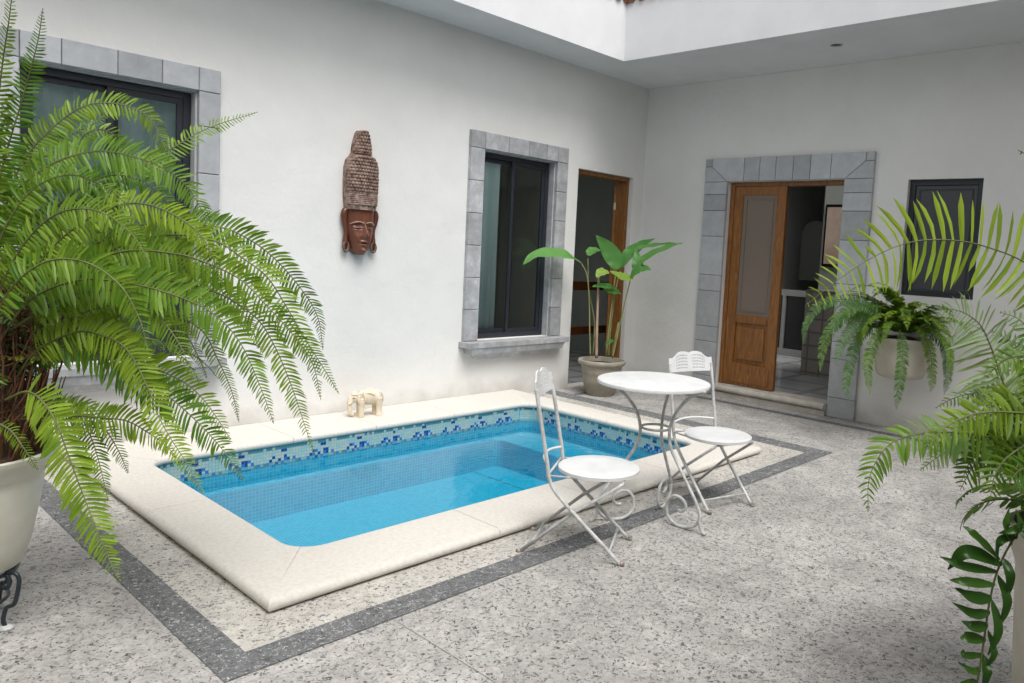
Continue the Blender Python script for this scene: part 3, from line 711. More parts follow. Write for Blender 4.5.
b = MB(); b.box(-1.75, 1.55, .004, -1.35, 2.3, .42); b.prism([(-1.75, .42), (-1.35, .42), (-1.36, .84), (-1.45, .92), (-1.66, .92), (-1.74, .84)], 2.2, 2.3, 'y')
tag(b.build('upholstered_chair', M['bedwhite'], bevel=.03), 'grey upholstered chair dimly seen through the tall window', 'chair')
# wooden railing seen through the left doorway
rl = thing('wooden_railing', 'dark wooden railing with two bars inside the open doorway', 'railing', (-.4, .95, 0))
b = MB(); b.box(-.28, .98, .96, 1.10, 1.02, 1.07); b.build('top_rail', M['wooddk'], rl, bevel=.005)
b = MB(); b.box(-.28, .98, .40, 1.10, 1.02, .50); b.build('bottom_rail', M['wooddk'], rl, bevel=.005)
b = MB(); b.box(-.34, .97, .004, -.285, 1.03, 1.12); b.build('post', M['wooddk'], rl)
b = MB(); b.box(1.105, .97, .004, 1.16, 1.03, 1.12); b.build('post', M['wooddk'], rl)

# hall behind the wooden door
b = MB(); b.box(.9, -2.9, 2.55, 1.1, .1, 2.8); tag(b.build('ceiling_beam', M['wooddk']), 'dark beam crossing the ceiling of the hall inside the wooden door', 'beam')
cb = thing('built_in_cupboard', 'white framed cupboard with black glass fronts at the back of the hall', 'cupboard', (3.3, -.9, .12))
b = MB()
ycs = [-.14, -.62, -1.10, -1.58]
b.box(3.0, -1.60, .125, 3.25, .10, .22).box(3.0, -1.60, .98, 3.25, .10, 1.06)
for yc in (-1.60, -1.18, -.76, -.34, .06): b.box(3.0, yc, .22, 3.25, yc+.05, .98)
b.build('cupboard_frame', M['cabframe'], cb)
b = MB()
for yc in (-1.55, -1.13, -.71, -.29): b.box(3.03, yc, .222, 3.05, yc+.37 if yc < -.3 else .058, .978)
b.build('glass_front', M['cab'], cb)
def arch(yc, w_, z0, z1, x):
    pts = [(yc-w_, z0), (yc+w_, z0)]+[(yc+w_*math.cos(R(a)), z1-w_+w_*math.sin(R(a))) for a in range(0, 181, 12)]
    return MB().prism(pts, x-.012, x, 'x')
for yc in (-.28, -.80, -1.32): arch(yc, .21, 1.2, 2.1, 3.9).build('niche', M['niche'], cb)
b = MB(); b.box(3.0, -2.9, .125, 3.9, -1.7, 1.1) if False else None
CY0 = -1.37; ct = MB(); ct.box(1.5, -2.9, .125, 2.1, CY0, 1.14); o = ct.build('tiled_counter', M['splash']); uvbox(o); tag(o, 'low beige tiled counter just inside the wooden door on the right', 'counter')
b = MB(); b.box(2.6, -1.58, 1.15, 3.3, -1.42, 1.35)
pc = thing('framed_picture', 'tall black framed picture with warm tones hanging inside the hall', 'picture', (2.9, -1.37, 1.85))
b = MB(); b.box(2.86, -1.38, 1.42, 2.90, -.90, 2.26); b.build('picture_frame', M['cab'], pc, bevel=.004)
b = MB(); b.box(2.845, -1.35, 1.46, 2.858, -.935, 2.22); b.build('print', M['mirror'], pc)
b = MB(); b.box(2.905, -4.0, .124, 2.96, -.86, 2.99); tag(b.build('hall_partition', M['roomwall']), kind='structure')

# ------------------------------------------------------------------ table
TH = .766
tb = thing('bistro_table', 'round white iron bistro table with scrolled legs standing by the pool edge', 'table', (-3.61, -3.03, 0))
TC = V((-3.61, -3.03, 0)); TT = V((-3.627, -3.010, 0))
b = MB(); rt = .307
b.lathe([(.01, TH-.002), (rt-.012, TH-.002), (rt-.003, TH-.005), (rt, TH-.012), (rt-.002, TH-.022), (rt-.012, TH-.024), (rt-.014, TH-.012), (.01, TH-.012)], (TT.x, TT.y), 64, cap=False)
b.add([(TT.x+.01*math.cos(2*PI*i/64), TT.y+.01*math.sin(2*PI*i/64), TH-.002) for i in range(64)], [tuple(range(64))])
b.build('tabletop', M['white'], tb, smooth=True, autos=40)
prof = [(.302, .748), (.275, .742), (.235, .722), (.175, .672), (.122, .60), (.093, .51), (.105, .42), (.160, .335), (.235, .235), (.292, .155), (.318, .09), (.292, .04), (.235, .012), (.165, .012), (.112, .05), (.108, .115), (.150, .162), (.205, .155), (.228, .12), (.205, .092), (.180, .092)]
for ang in (-89.8, 152, 16):
    u = V((math.cos(R(ang)), math.sin(R(ang)), 0))
    b = MB(); b.tube([TC+u*p.x+V((0, 0, p.y)) for p in smooth_path([(r_, z, 0) for r_, z in prof], 6)], .0088, 10)
    lg = b.build('leg', M['iron'], tb, smooth=True)
    b = MB(); b.tube([TC+u*p.x+V((0, 0, p.y)) for p in smooth_path([(.312, .11, 0), (.318, .055, 0), (.332, .022, 0), (.356, .005, 0)], 5)], [.008]*12+[.0095]*4, 10)
    b.build('foot', M['iron'], lg, smooth=True)
b = MB(); b.tube([TC+V((.078*math.cos(R(a)), .078*math.sin(R(a)), .505)) for a in range(0, 361, 15)], .007, 8, cap=False)
b.build('leg_ring', M['iron'], tb, smooth=True)
b = MB(); b.tube([TC+V((.27*math.cos(R(a)), .27*math.sin(R(a)), TH-.02)) for a in range(0, 361, 10)], .007, 8, cap=False)
b.build('support_ring', M['iron'], tb, smooth=True)

# ------------------------------------------------------------------ chairs (facing +x in their own coordinates, y across)
def make_chair(loc, rz, label, open_lattice=True):
    t = thing('folding_chair', label, 'chair', loc, rz, 'white folding bistro chairs beside the round table')
    hw = .165; SZ = .408
    M_ = M['white']
    def add(mb, name, m, par=t, **k):
        o = mb.build(name, m, None, **k); o.parent = par; return o
    # seat
    s_ = MB(); cx = .098; rs = .196
    s_.lathe([(.01, SZ+.004), (rs*.6, SZ+.003), (rs-.01, SZ+.006), (rs, SZ+.001), (rs, SZ-.014), (rs-.006, SZ-.016), (rs-.008, SZ-.004), (.01, SZ-.006)], (cx, 0), 48, cap=False)
    s_.add([(cx+.01*math.cos(2*PI*i/48), .01*math.sin(2*PI*i/48), SZ+.004) for i in range(48)], [tuple(range(48))])
    add(s_, 'seat', M['white'], smooth=True, autos=45)
    s_ = MB(); s_.tube([(cx+.15*math.cos(R(a)), .15*math.sin(R(a)), SZ-.022) for a in range(0, 361, 12)], .0055, 6, cap=False)
    s_.tube([(.235, -.15, SZ-.024), (.235, .15, SZ-.024)], .006, 8).tube([(-.12, -hw, SZ-.02), (-.12, hw, SZ-.02)], .006, 8)
    s_.tube([(-.115, hw, SZ-.018), (.06, hw-.012, SZ-.02), (.2, .12, SZ-.02)], .005, 6); s_.tube([(-.115, -hw, SZ-.018), (.06, -hw+.012, SZ-.02), (.2, -.12, SZ-.02)], .005, 6)
    add(s_, 'seat_frame', M['iron'], smooth=True)
    # long legs: front foot up through the bend to the top of the back
    for sy in (-1, 1):
        y = sy*hw
        pts = smooth_path([(.252, y, .0), (.13, y, .115), (.01, y, .228), (-.075, y, .315), (-.108, y, .375), (-.122, y, .45), (-.152, y, .60), (-.184, y, .755), (-.192, y, .79)], 5)
        k = MB()
        # flat-oval section
        k.tube(pts, .0095, 8)
        lg = add(k, 'leg', M['iron'], smooth=True)
        k = MB(); k.lathe([(.012, 0), (.013, .012), (.010, .022)], (.252, y), 12); add(k, 'foot_cap', M['worn'], lg, smooth=True)
        # short legs, inside the long ones
        y2 = sy*(hw-.02)
        k = MB(); k.tube([(-.245, y2, 0), (.0, y2, .212), (.238, y2, SZ-.028)], .0085, 8)
        lg = add(k, 'leg', M['iron'], smooth=True)
        k = MB(); k.lathe([(.012, 0), (.013, .012), (.009, .02)], (-.245, y2), 12); add(k, 'foot_cap', M['worn'], lg, smooth=True)
    k = MB(); k.tube([(.19, -hw, .06), (.19, hw, .06)], .0065, 8); add(k, 'stretcher', M['iron'], smooth=True)
    k = MB(); k.tube([(-.185, -hw+.02, .052), (-.185, hw-.02, .052)], .0065, 8)
    add(k, 'stretcher', M['iron'], smooth=True)
    k = MB(); k.tube(smooth_path([(-.122, -hw, .445), (-.155, -hw*.5, .452), (-.165, 0, .455), (-.155, hw*.5, .452), (-.122, hw, .445)], 5), .0065, 8)
    add(k, 'back_rail', M['white'], smooth=True)
    # backrest: scalloped plate with a punched lattice, gently curved
    def topz(y):
        t_ = abs(y)/hw
        hump = abs(math.cos(PI*(t_*.62-.31)/.62*1.0)) if t_ < .62 else 0
        base = .822
        if t_ < .62: return base+.018+.026*(max(0, math.sin(PI*(.16+.70*t_/.62)))**.7)-.006
        q_ = (t_-.62)/.38
        return base+.0225*(1-q_)**2.2-.003*math.sin(PI*q_)
    def bx_(y, z, off=0): return (-.186-(z-.75)*.16-.012*(1-(y/hw)**2)+off, y, z)
    bm = MB(); ny = 56; z0 = .738
    ys = [-hw-.004+(2*hw+.008)*i/ny for i in range(ny+1)]
    nzr = 13
    def zz(y, j): return z0+(topz(max(-hw, min(hw, y)))-z0)*j/nzr
    for off in (-.003, .003):
        for y in ys:
            for j in range(nzr+1): bm.v.append(V(bx_(y, zz(y, j), off)))
    n1 = (ny+1)*(nzr+1)
    def hole(i, j):
        yc = (ys[i]+ys[i+1])/2; u = (abs(yc)-hw*.40)/(hw*.30)
        if j < 2 or j > 10: return False
        if abs(u) > 1: return False
        return i % 2 == 0 and j % 2 == 0
    for i in range(ny):
        for j in range(nzr):
            if hole(i, j): 
                continue
            q = [i*(nzr+1)+j, (i+1)*(nzr+1)+j, (i+1)*(nzr+1)+j+1, i*(nzr+1)+j+1]
            bm.f.append(tuple(q)); bm.f.append(tuple(n1+x for x in q[::-1]))
            for (di, dj, e0, e1) in ((-1, 0, 3, 0), (1, 0, 1, 2), (0, -1, 0, 1), (0, 1, 2, 3)):
                ii, jj = i+di, j+dj
                if ii < 0 or ii >= ny or jj < 0 or jj >= nzr or hole(ii, jj): bm.f.append((q[e1], q[e0], n1+q[e0], n1+q[e1]))
    add(bm, 'backrest', M['white'])
    return t
make_chair((-4.2265, -3.037, 0), R(-57.5), 'white folding chair seen side on, left of the round table')
make_chair((-3.077, -3.02, 0), R(-106), 'white folding chair with its back to the wooden door, right of the round table')

# ------------------------------------------------------------------ carved mask on the wall
mk = thing('carved_wall_mask', 'tall carved dark wood mask with beaded headdress hung on the white wall above the pool', 'wall carving', (-3.62, 0, 1.32))
MX, MZ, MHt = -3.625, 1.318, .965
def mwid(v):   # half width for headdress, v = 0 bottom..1 top of whole mask
    pts = [(.36, .122), (.40, .128), (.45, .135), (.60, .139), (.70, .136), (.76, .122), (.795, .092), (.82, .079), (.88, .073), (.94, .060), (.975, .050), (1.0, .034)]
    for (a, x), (b_, y) in zip(pts, pts[1:]):
        if v <= b_: return x+(y-x)*(v-a)/(b_-a)
    return pts[-1][1]
def build_height(name, v0, v1, wf, hf, nu, nv, m, par):
    bm = MB()
    for j in range(nv+1):
        v = v0+(v1-v0)*j/nv; w_ = wf(v)
        for i in range(nu+1):
            u = -1+2*i/nu
            bm.v.append(V((MX+u*w_, -hf(u, v), MZ+v*MHt)))
    for j in range(nv):
        for i in range(nu): a_ = j*(nu+1)+i; bm.f.append((a_, a_+1, a_+nu+2, a_+nu+1))
    # skirt back to the wall
    k = len(bm.v); edge = [i for i in range(nu+1)]+[j*(nu+1)+nu for j in range(1, nv+1)]+[nv*(nu+1)+i for i in range(nu-1, -1, -1)]+[j*(nu+1) for j in range(nv-1, 0, -1)]
    for e_ in edge: p = bm.v[e_]; bm.v.append(V((p.x, -.001, p.z)))
    n_ = len(edge)
    for i in range(n_): bm.f.append((edge[i], k+i, k+(i+1) % n_, edge[(i+1) % n_]))
    return bm.build(name, m, par, smooth=True, autos=60)
def hair_h(u, v):
    d = .045+.075*math.sqrt(max(0, 1-u*u))
    if v > .80: d = .035+.055*math.sqrt(max(0, 1-u*u))
    if v < .40: return d+.004
    # rows of round curls
    rows_ = (v-.40)/.0265; r_ = int(rows_); fr_ = rows_-r_-.5
    if .795 < v < .815: return d-.006
    wv = mwid(v); c_ = u*wv/.0235+(.5 if r_ % 2 else 0); fc = c_-math.floor(c_)-.5
    bump_ = max(0, 1-abs(fr_*1.9)**2.4-abs(fc*2)**2.2)
    if v < .50:   # crown of carved leaves
        s_ = abs(math.sin(u*7.5))*(1-(v-.40)/.10)
        return d+.006+.012*s_+.004*math.sin(v*420)*(.4)
    return d+.013*math.sqrt(bump_)
build_height('headdress', .365, 1.0, mwid, hair_h, 96, 260, M['mask_hair'], mk)
def fwid(v):
    pts = [(0, .030), (.015, .052), (.05, .078), (.10, .096), (.18, .112), (.26, .120), (.37, .122)]
    for (a, x), (b_, y) in zip(pts, pts[1:]):
        if v <= b_: return x+(y-x)*(v-a)/(b_-a)
    return pts[-1][1]
def G(u, v, cu, cv, su, sv): return math.exp(-((u-cu)/su)**2-((v-cv)/sv)**2)
def face_h(u, v):
    d = .028+.078*max(0, 1-abs(u)**2.4)**.6
    d *= (.72+.28*min(1, (v+.01)/.05))
    d += .040*G(u, v, 0, .165, .16, .035)+.026*G(u, v, 0, .205, .10, .055)+.010*G(u, v, .20, .155, .10, .016)+.010*G(u, v, -.20, .155, .10, .016)   # nose, nostrils
    d += .022*G(u, v, 0, .108, .26, .011)+.020*G(u, v, 0, .083, .20, .010)-.016*G(u, v, 0, .0955, .32, .0045)                # lips
    d += .018*G(u, v, 0, .030, .25, .022)                                                                                     # chin
    for s_ in (-1, 1):
        d -= .020*G(u, v, s_*.44, .232, .26, .020)                                                                            # socket
        d += .019*G(u, v, s_*.45, .222, .22, .014)                                                                            # lid
        d -= .009*G(u, v, s_*.45, .209, .24, .004)
        cv_ = .262-.05*(abs(u)-.42)**2*2
        d += .011*math.exp(-((v-cv_)/.006)**2)*(1 if .10 < abs(u) < .88 and u*s_ > 0 else 0)                                  # brow
        d += .012*G(u, v, s_*.55, .14, .22, .035)                                                                             # cheek
    return max(d, .02)
fo = build_height('face', 0.0, .372, fwid, face_h, 90, 120, M['mask_wood'], mk)
# brow beads
bd = MB()
for s_ in (-1, 1):
    for i in range(13):
        u = s_*(.10+.76*i/12); v_ = .268-.05*(abs(u)-.42)**2*2; w_ = fwid(v_)
        bd.ell((MX+u*w_, -face_h(u, v_)-.002, MZ+v_*MHt), (.0038,)*3, 8, 6)
bd.build('brow_beads', M['mask_pearl'], fo, smooth=True)
for s_ in (-1, 1):
    er = MB(); k = MX+s_*.118
    path = smooth_path([(k, -.035, MZ+.37*MHt), (k+s_*.022, -.035, MZ+.33*MHt), (k+s_*.016, -.035, MZ+.26*MHt), (k+s_*.002, -.035, MZ+.20*MHt), (k+s_*.004, -.035, MZ+.13*MHt), (k+s_*.004, -.035, MZ+.09*MHt)], 5)
    er.tube(path, [.020+.004*math.sin(i*.3) for i in range(len(path))], 10)
    eo = er.build('ear', M['mask_wood'], mk, smooth=True)
    er = MB(); cz = MZ+.062*MHt
    er.tube([(k+s_*.003+.021*math.cos(R(a)), -.045, cz+.036*math.sin(R(a))) for a in range(0, 361, 15)], .0105, 8, cap=False)
    er.build('earring', M['mask_hair2'], eo, smooth=True)
    er = MB(); er.ell((k+s_*.003, -.03, cz), (.018, .02, .030), 12, 8); er.build('ear_hole_shade', M['mask_dark'], eo, smooth=True)  # solid plug whose dark colour stands in for shade in the hole

# ------------------------------------------------------------------ elephant figurine
el = MB(); base = V((0, 0, 0))
el.ell((.01, 0, .135), (.082, .050, .058)); el.ell((.06, 0, .128), (.045, .048, .055)); el.ell((-.04, 0, .138), (.045, .044, .050))
hd = V((-.098, 0, .140)); el.ell(hd, (.036, .034, .042)); el.ell(hd+V((.0, 0, .020)), (.026, .028, .024))
el.tube(smooth_path([(-.118, 0, .140), (-.132, 0, .110), (-.136, 0, .075), (-.132, 0, .040), (-.120, 0, .020), (-.104, 0, .022), (-.102, 0, .036)], 5), [.023-.0135*min(1, i/26) for i in range(31)], 12)
for x, y in ((-.052, .026), (-.060, -.028), (.066, .027), (.074, -.027)):
    el.tube([(x, y, .13), (x, y, .07), (x, y, .03), (x, y, .006), (x, y, 0)], [.026, .023, .0205, .023, .0245], 14)
for s_ in (-1, 1):
    el.ell((-.072, s_*.040, .128), (.026, .008, .036), rot=Matrix.Rotation(R(-s_*25), 3, 'Z')); el.tube([(-.122, s_*.016, .112), (-.142, s_*.022, .098), (-.156, s_*.022, .10)], [.006, .005, .003], 8)
el.tube([(.088, 0, .15), (.100, 0, .12), (.100, 0, .08)], [.008, .007, .006], 8)
eg = thing('elephant_figurine', 'small carved cream stone elephant standing on the pool coping below the wall', 'figurine', (-3.630, -.235, CT), R(-10))
eg.scale = (1.08, 1.08, 1.12)
o = el.build('elephant_body', M['ivory'], None, smooth=True); o.parent = eg
rm = o.modifiers.new('remesh', 'REMESH'); rm.mode = 'VOXEL'; rm.voxel_size = .0035; rm.use_smooth_shade = True
sm = o.modifiers.new('smooth', 'SMOOTH'); sm.iterations = 4
def stroke(pts, r_=.0016):
    o = MB().tube(smooth_path(pts, 4), r_, 6).build('harness_strap', M['ivory_dk'], None, smooth=True); o.parent = eg
stroke([(-.132, -.018, .160), (-.100, -.036, .158), (-.062, -.046, .168), (-.045, -.038, .178)]); stroke([(-.062, -.046, .168), (-.050, -.050, .150), (-.046, -.051, .120)])
stroke([(-.124, -.026, .140), (-.105, -.034, .136)], .003)
stroke([(.085, -.04, .165), (.098, -.036, .14), (.10, -.034, .10)]); stroke([(-.035, -.042, .172), (.0, -.047, .165), (.03, -.050, .150)])


# ------------------------------------------------------------------ potted broad-leaf plant by the doorway
D0 = 7.75; pc_ = at(600, 394.5, D0); pc_.z = 0
pp = thing('potted_plant', 'tall broad leaved plant in a ribbed taupe clay pot beside the open doorway', 'potted plant', pc_)
def zy(py): return at(600, py, D0).z
b = MB(); rx = .235
pf_ = [(.135, .0), (.145, .008), (.158, .05), (.165, .055), (.168, .075), (.174, .08), (.178, .10), (.184, .105), (.19, .16), (.197, .20), (.203, .21), (.206, .235), (.205, .24), (.212, .27), (.218, .285), (.238, .292), (.248, .305), (.250, .325), (.244, .335), (.232, .337), (.226, .328), (.216, .28)]
b.lathe([(r_*.98, z*1.07) for r_, z in pf_], (pc_.x, pc_.y), 48, cap=False); b.lathe([(.01, .0), (.135, .0)], (pc_.x, pc_.y), 48, cap=False)
b.build('pot', M['pott'], pp, smooth=True, autos=50)
b = MB(); b.lathe([(.213, .31), (.10, .318), (.005, .32)], (pc_.x, pc_.y), 32); b.build('soil', M['soil'], pp)
def stem(pts, r0, r1, m, par, name='stem'):
    P = smooth_path([at(x, y, d) for x, y, d in pts], 6); n_ = len(P)
    return MB().tube(P, [r0+(r1-r0)*i/(n_-1) for i in range(n_)], 8).build(name, m, par, smooth=True)
def blade(pts, w, m, par, nh=None, fold=.2, name='leaf', wave=.004):
    """broad leaf along a path of pixels+depth, folded on its midrib"""
    P = smooth_path([at(*p) for p in pts], 14); n_ = len(P); v = []; f = []
    nh = V(nh) if nh else (-FW*.55+V((0, 0, .8)))
    for i, p in enumerate(P):
        t = i/(n_-1); T = (P[min(i+1, n_-1)]-P[max(i-1, 0)]).normalized(); s_ = T.cross(nh).normalized(); nn_ = s_.cross(T).normalized()
        ww = max(w*1.12*(math.sin(PI*min(1, t**.85*.97+.03))**.8)*(1-.12*t), .002)
        for q in (-1, -.55, 0, .55, 1):
            v.append(p+s_*ww*q+nn_*(abs(q)*ww*fold+wave*math.sin(t*21+q*2)*abs(q)))
    for i in range(n_-1):
        for j in range(4): f.append((i*5+j, i*5+j+1, i*5+5+j+1, i*5+5+j))
    return obj(name, (v, f), m, par, smooth=True)
def zf(x, y): return (520+x/3.9, 225+y/3.903)
d = D0
stem([(*zf(275, 510), d), (*zf(272, 420), d), (*zf(270, 300), d), (*zf(262, 200), d-.02), (*zf(240, 150), d-.05)], .008, .005, M['stalk'], pp)
stem([(*zf(285, 512), d+.03), (*zf(290, 380), d+.03), (*zf(268, 250), d+.03), (*zf(265, 130), d+.03)], .008, .004, M['stalk'], pp)
stem([(*zf(298, 520), d-.05), (*zf(300, 400), d-.05), (*zf(307, 200), d-.05)], .016, .011, M['cane'], pp, 'cane')
stem([(*zf(335, 515), d), (*zf(350, 380), d), (*zf(365, 250), d), (*zf(375, 180), d)], .009, .006, M['stalk'], pp)
stem([(*zf(345, 515), d+.06), (*zf(352, 420), d+.06), (*zf(372, 260), d+.06), (*zf(395, 160), d+.06)], .008, .005, M['stalk'], pp)
stem([(*zf(360, 520), d-.03), (*zf(378, 440), d-.03), (*zf(405, 320), d-.05), (*zf(430, 215), d-.06), (*zf(445, 160), d-.06)], .009, .005, M['stalk'], pp)
stem([(*zf(358, 515), d+.02), (*zf(385, 380), d+.02)], .014, .010, M['stalk'], pp)
blade([(*zf(240, 150), d-.05), (*zf(190, 122), d-.2), (*zf(120, 112), d-.3), (*zf(60, 118), d-.35), (*zf(10, 155), d-.4)], .085, M['banana'], pp)
blade([(*zf(262, 118), d+.03), (*zf(285, 100), d+.05), (*zf(318, 97), d+.1)], .055, M['banana'], pp)
blade([(*zf(378, 175), d), (*zf(365, 130), d), (*zf(335, 85), d-.03), (*zf(296, 40), d-.1)], .085, M['banana'], pp, nh=tuple(-FW+RT*.1))
blade([(*zf(385, 170), d+.05), (*zf(420, 120), d+.05), (*zf(470, 80), d+.15), (*zf(527, 52), d+.25)], .07, M['banana'], pp)
blade([(*zf(450, 165), d-.06), (*zf(490, 130), d-.1), (*zf(560, 95), d-.2), (*zf(635, 70), d-.3)], .065, M['banana'], pp)
blade([(*zf(440, 95), d), (*zf(530, 78), d+.05), (*zf(632, 70), d+.15)], .03, M['banana'], pp)
blade([(*zf(455, 190), d-.06), (*zf(458, 150), d-.06), (*zf(452, 95), d-.02)], .055, M['banana'], pp, nh=tuple(-FW))
blade([(*zf(430, 200), d-.1), (*zf(470, 175), d-.15), (*zf(512, 175), d-.2)], .075, M['banana'], pp)
blade([(*zf(440, 205), d-.1), (*zf(400, 205), d-.15), (*zf(350, 180), d-.2)], .07, M['bananay'], pp)
blade([(*zf(345, 182), d-.1), (*zf(320, 185), d-.15), (*zf(297, 205), d-.2)], .06, M['bananay'], pp)
blade([(*zf(370, 245), d-.05), (*zf(330, 238), d-.1), (*zf(280, 240), d-.15)], .045, M['banana'], pp)
blade([(*zf(330, 245), d), (*zf(360, 258), d-.05), (*zf(395, 270), d-.1)], .055, M['banana'], pp)
blade([(*zf(330, 470), d-.06), (*zf(348, 458), d-.1), (*zf(366, 452), d-.12)], .04, M['banana'], pp)

# ------------------------------------------------------------------ fern fronds
def frond_vf(P, Lp, sp, nh, wd=.30, taper0=.35, droop=.25, rng=random, rr=.0042, tipn=.9, curl=0, strap=False, fwd=None):
    """pinnate frond: P path points, Lp longest leaflet, sp spacing, nh blade normal hint"""
    mb = MB(); n_ = len(P)
    # arc length
    ac = [0]
    for a_, b_ in zip(P, P[1:]): ac.append(ac[-1]+(b_-a_).length)
    Ltot = ac[-1]
    mb.tube(P, [rr*(1-.75*i/(n_-1)) for i in range(n_)], 4, cap=False)
    nr = len(mb.f)
    def pos(s_):
        for i in range(n_-1):
            if ac[i+1] >= s_ or i == n_-2:
                t = (s_-ac[i])/max(1e-6, ac[i+1]-ac[i]); return P[i].lerp(P[i+1], t), (P[i+1]-P[i]).normalized()
    s_ = Ltot*.10*taper0; k = 0
    while s_ < Ltot*.995:
        t = s_/Ltot; p, T = pos(s_)
        S = T.cross(nh).normalized(); Nn = S.cross(T).normalized()
        l = Lp*(min(1, (t+.10)/.28)**.7)*((1-max(0, (t-.4)/.6)**2.4)**.85)
        l = max(l, .006)*rng.uniform(.88, 1.08)
        for sd in (-1, 1):
            if rng.random() < .025: continue
            dirv = (S*sd*(1.0)+T*((.22+.35*t) if fwd is None else fwd*(.3+t))+Nn*rng.uniform(-.16, .16)-V((0, 0, 1))*droop*rng.uniform(.5, 1.3)*.5).normalized()
            w_ = max(.0022, l*wd*.5*rng.uniform(.85, 1.1)); w_ = min(w_, sp*.62)
            A = (T-dirv*T.dot(dirv)).normalized()
            tw = rng.uniform(-.6, .6)+curl
            if rng.random() < .06: l2 = l*rng.uniform(.3, .7)
            else: l2 = l; A = (A*math.cos(tw)+dirv.cross(A)*math.sin(tw))
            hk = rng.uniform(-.10, .22); q0 = p+dirv*.001; q1 = p+dirv*l2*.33; q2 = p+dirv*l2*.72+T*l2*hk*.4-V((0, 0, 1))*l2*droop*.18; q3 = p+dirv*l2+T*l2*hk-V((0, 0, 1))*l2*droop*.42
            if strap: w_ *= .8
            up_ = dirv.cross(A)*(w_*.25)
            b0 = len(mb.v)
            mb.v += [q0-A*w_*.5, q0+A*w_*.8, q1-A*w_, q1+up_, q1+A*w_, q2-A*w_*(1. if strap else .82), q2+up_*.6, q2+A*w_*(1. if strap else .85), q3]
            mb.f += [(b0, b0+2, b0+3, b0+1), (b0+1, b0+3, b0+4), (b0+2, b0+5, b0+6, b0+3), (b0+3, b0+6, b0+7, b0+4), (b0+5, b0+8, b0+6), (b0+6, b0+8, b0+7)]
        s_ += sp*rng.uniform(.92, 1.08)*(1 if t < .8 else .8); k += 1
    return mb, nr
def frond(P, par, m, Lp=.07, sp=.018, nh=None, name='frond', **k):
    nh = nh if nh is not None else (-FW*.6+V((0, 0, .7)))
    mb, nr = frond_vf(P, Lp, sp, nh, **k)
    o = obj(name, mb.vf(), [m, M['rachis']], par, smooth=False)
    for i in range(nr): o.data.polygons[i].material_index = 1
    return o
def proc_path(p0, az, el_, Ln, sag, n_=22, yaw=0):
    P = [V(p0)]; a_ = R(az); e_ = R(el_); st = Ln/n_
    for i in range(n_):
        P.append(P[-1]+V((math.cos(a_)*math.cos(e_), math.sin(a_)*math.cos(e_), math.sin(e_)))*st)
        e_ -= R(sag)*(.5+1.1*i/n_)/n_; a_ += R(yaw)/n_
        e_ = max(e_, R(-86))
    return P

# ---- big fern on the left
LD = 2.68
lc = at(-34, 620, LD); lc.z = 0
RIMZ = at(-34, 446, LD).z; BOTZ = at(-34, 566, LD).z
fn = thing('potted_fern', 'huge bright green fern with long arching fronds in a pale pot at the left', 'potted plant', (lc.x, lc.y, BOTZ))
b = MB(); rr_ = .262; hh = RIMZ-BOTZ
b.lathe([(.02, BOTZ), (.150, BOTZ), (.165, BOTZ+.012), (.190, BOTZ+hh*.22), (.212, BOTZ+hh*.50), (.226, BOTZ+hh*.72), (.230, BOTZ+hh*.80), (.246, BOTZ+hh*.83), (.252, BOTZ+hh*.90), (.270, BOTZ+hh*.93), (.275, BOTZ+hh*.99), (.266, RIMZ), (.250, RIMZ-.004), (.240, RIMZ-.05)], (lc.x, lc.y), 56, cap=False)
b.build('pot', M['potw'], fn, smooth=True, autos=50)
b = MB(); b.lathe([(.245, RIMZ-.03), (.14, RIMZ+.02), (.01, RIMZ+.04)], (lc.x, lc.y), 32); b.build('soil', M['soil'], fn)
# dry fibres and old stalks
rg = random.Random(5); b = MB()
cc = V((lc.x, lc.y, RIMZ))
for i in range(900):
    a_ = rg.uniform(0, 2*PI); r0 = rg.uniform(0, .22); r1 = r0+rg.uniform(.01, .12); h_ = rg.uniform(.15, .72)*(1-.5*r0/.22*rg.random())
    p0 = cc+V((r0*math.cos(a_), r0*math.sin(a_), -.01)); p2 = cc+V((r1*math.cos(a_+rg.uniform(-.5, .5)), r1*math.sin(a_+rg.uniform(-.5, .5)), h_)); p1 = (p0+p2)/2+V((rg.uniform(-.04, .04), rg.uniform(-.04, .04), .02))
    b.tube([p0, p1, p2], [.004, .003, .0015], 4, cap=False)
for i in range(900):
    a_ = rg.uniform(0, 2*PI); p0 = cc+V((rg.uniform(.05, .2)*math.cos(a_), rg.uniform(.05, .2)*math.sin(a_), rg.uniform(.0, .60))); p = p0
    pts = [p]
    for k in range(3): p = p+V((rg.uniform(-.05, .05), rg.uniform(-.05, .05), rg.uniform(-.05, .03))); pts.append(p)
    b.tube(pts, [.003, .0025, .002, .001], 4, cap=False)
b.build('dry_stalks', M['dry'], fn)
b = MB(); b.lathe([(.19, RIMZ-.01), (.18, RIMZ+.18), (.15, RIMZ+.36), (.10, RIMZ+.52), (.02, RIMZ+.6)], (lc.x, lc.y), 20); b.build('root_mass', M['soil'], fn)
def T(pts, d0, d1, **k):
    n_ = len(pts); P = smooth_path([at(x, y, d0+(d1-d0)*i/(n_-1)) for i, (x, y) in enumerate(pts)], 6); return P
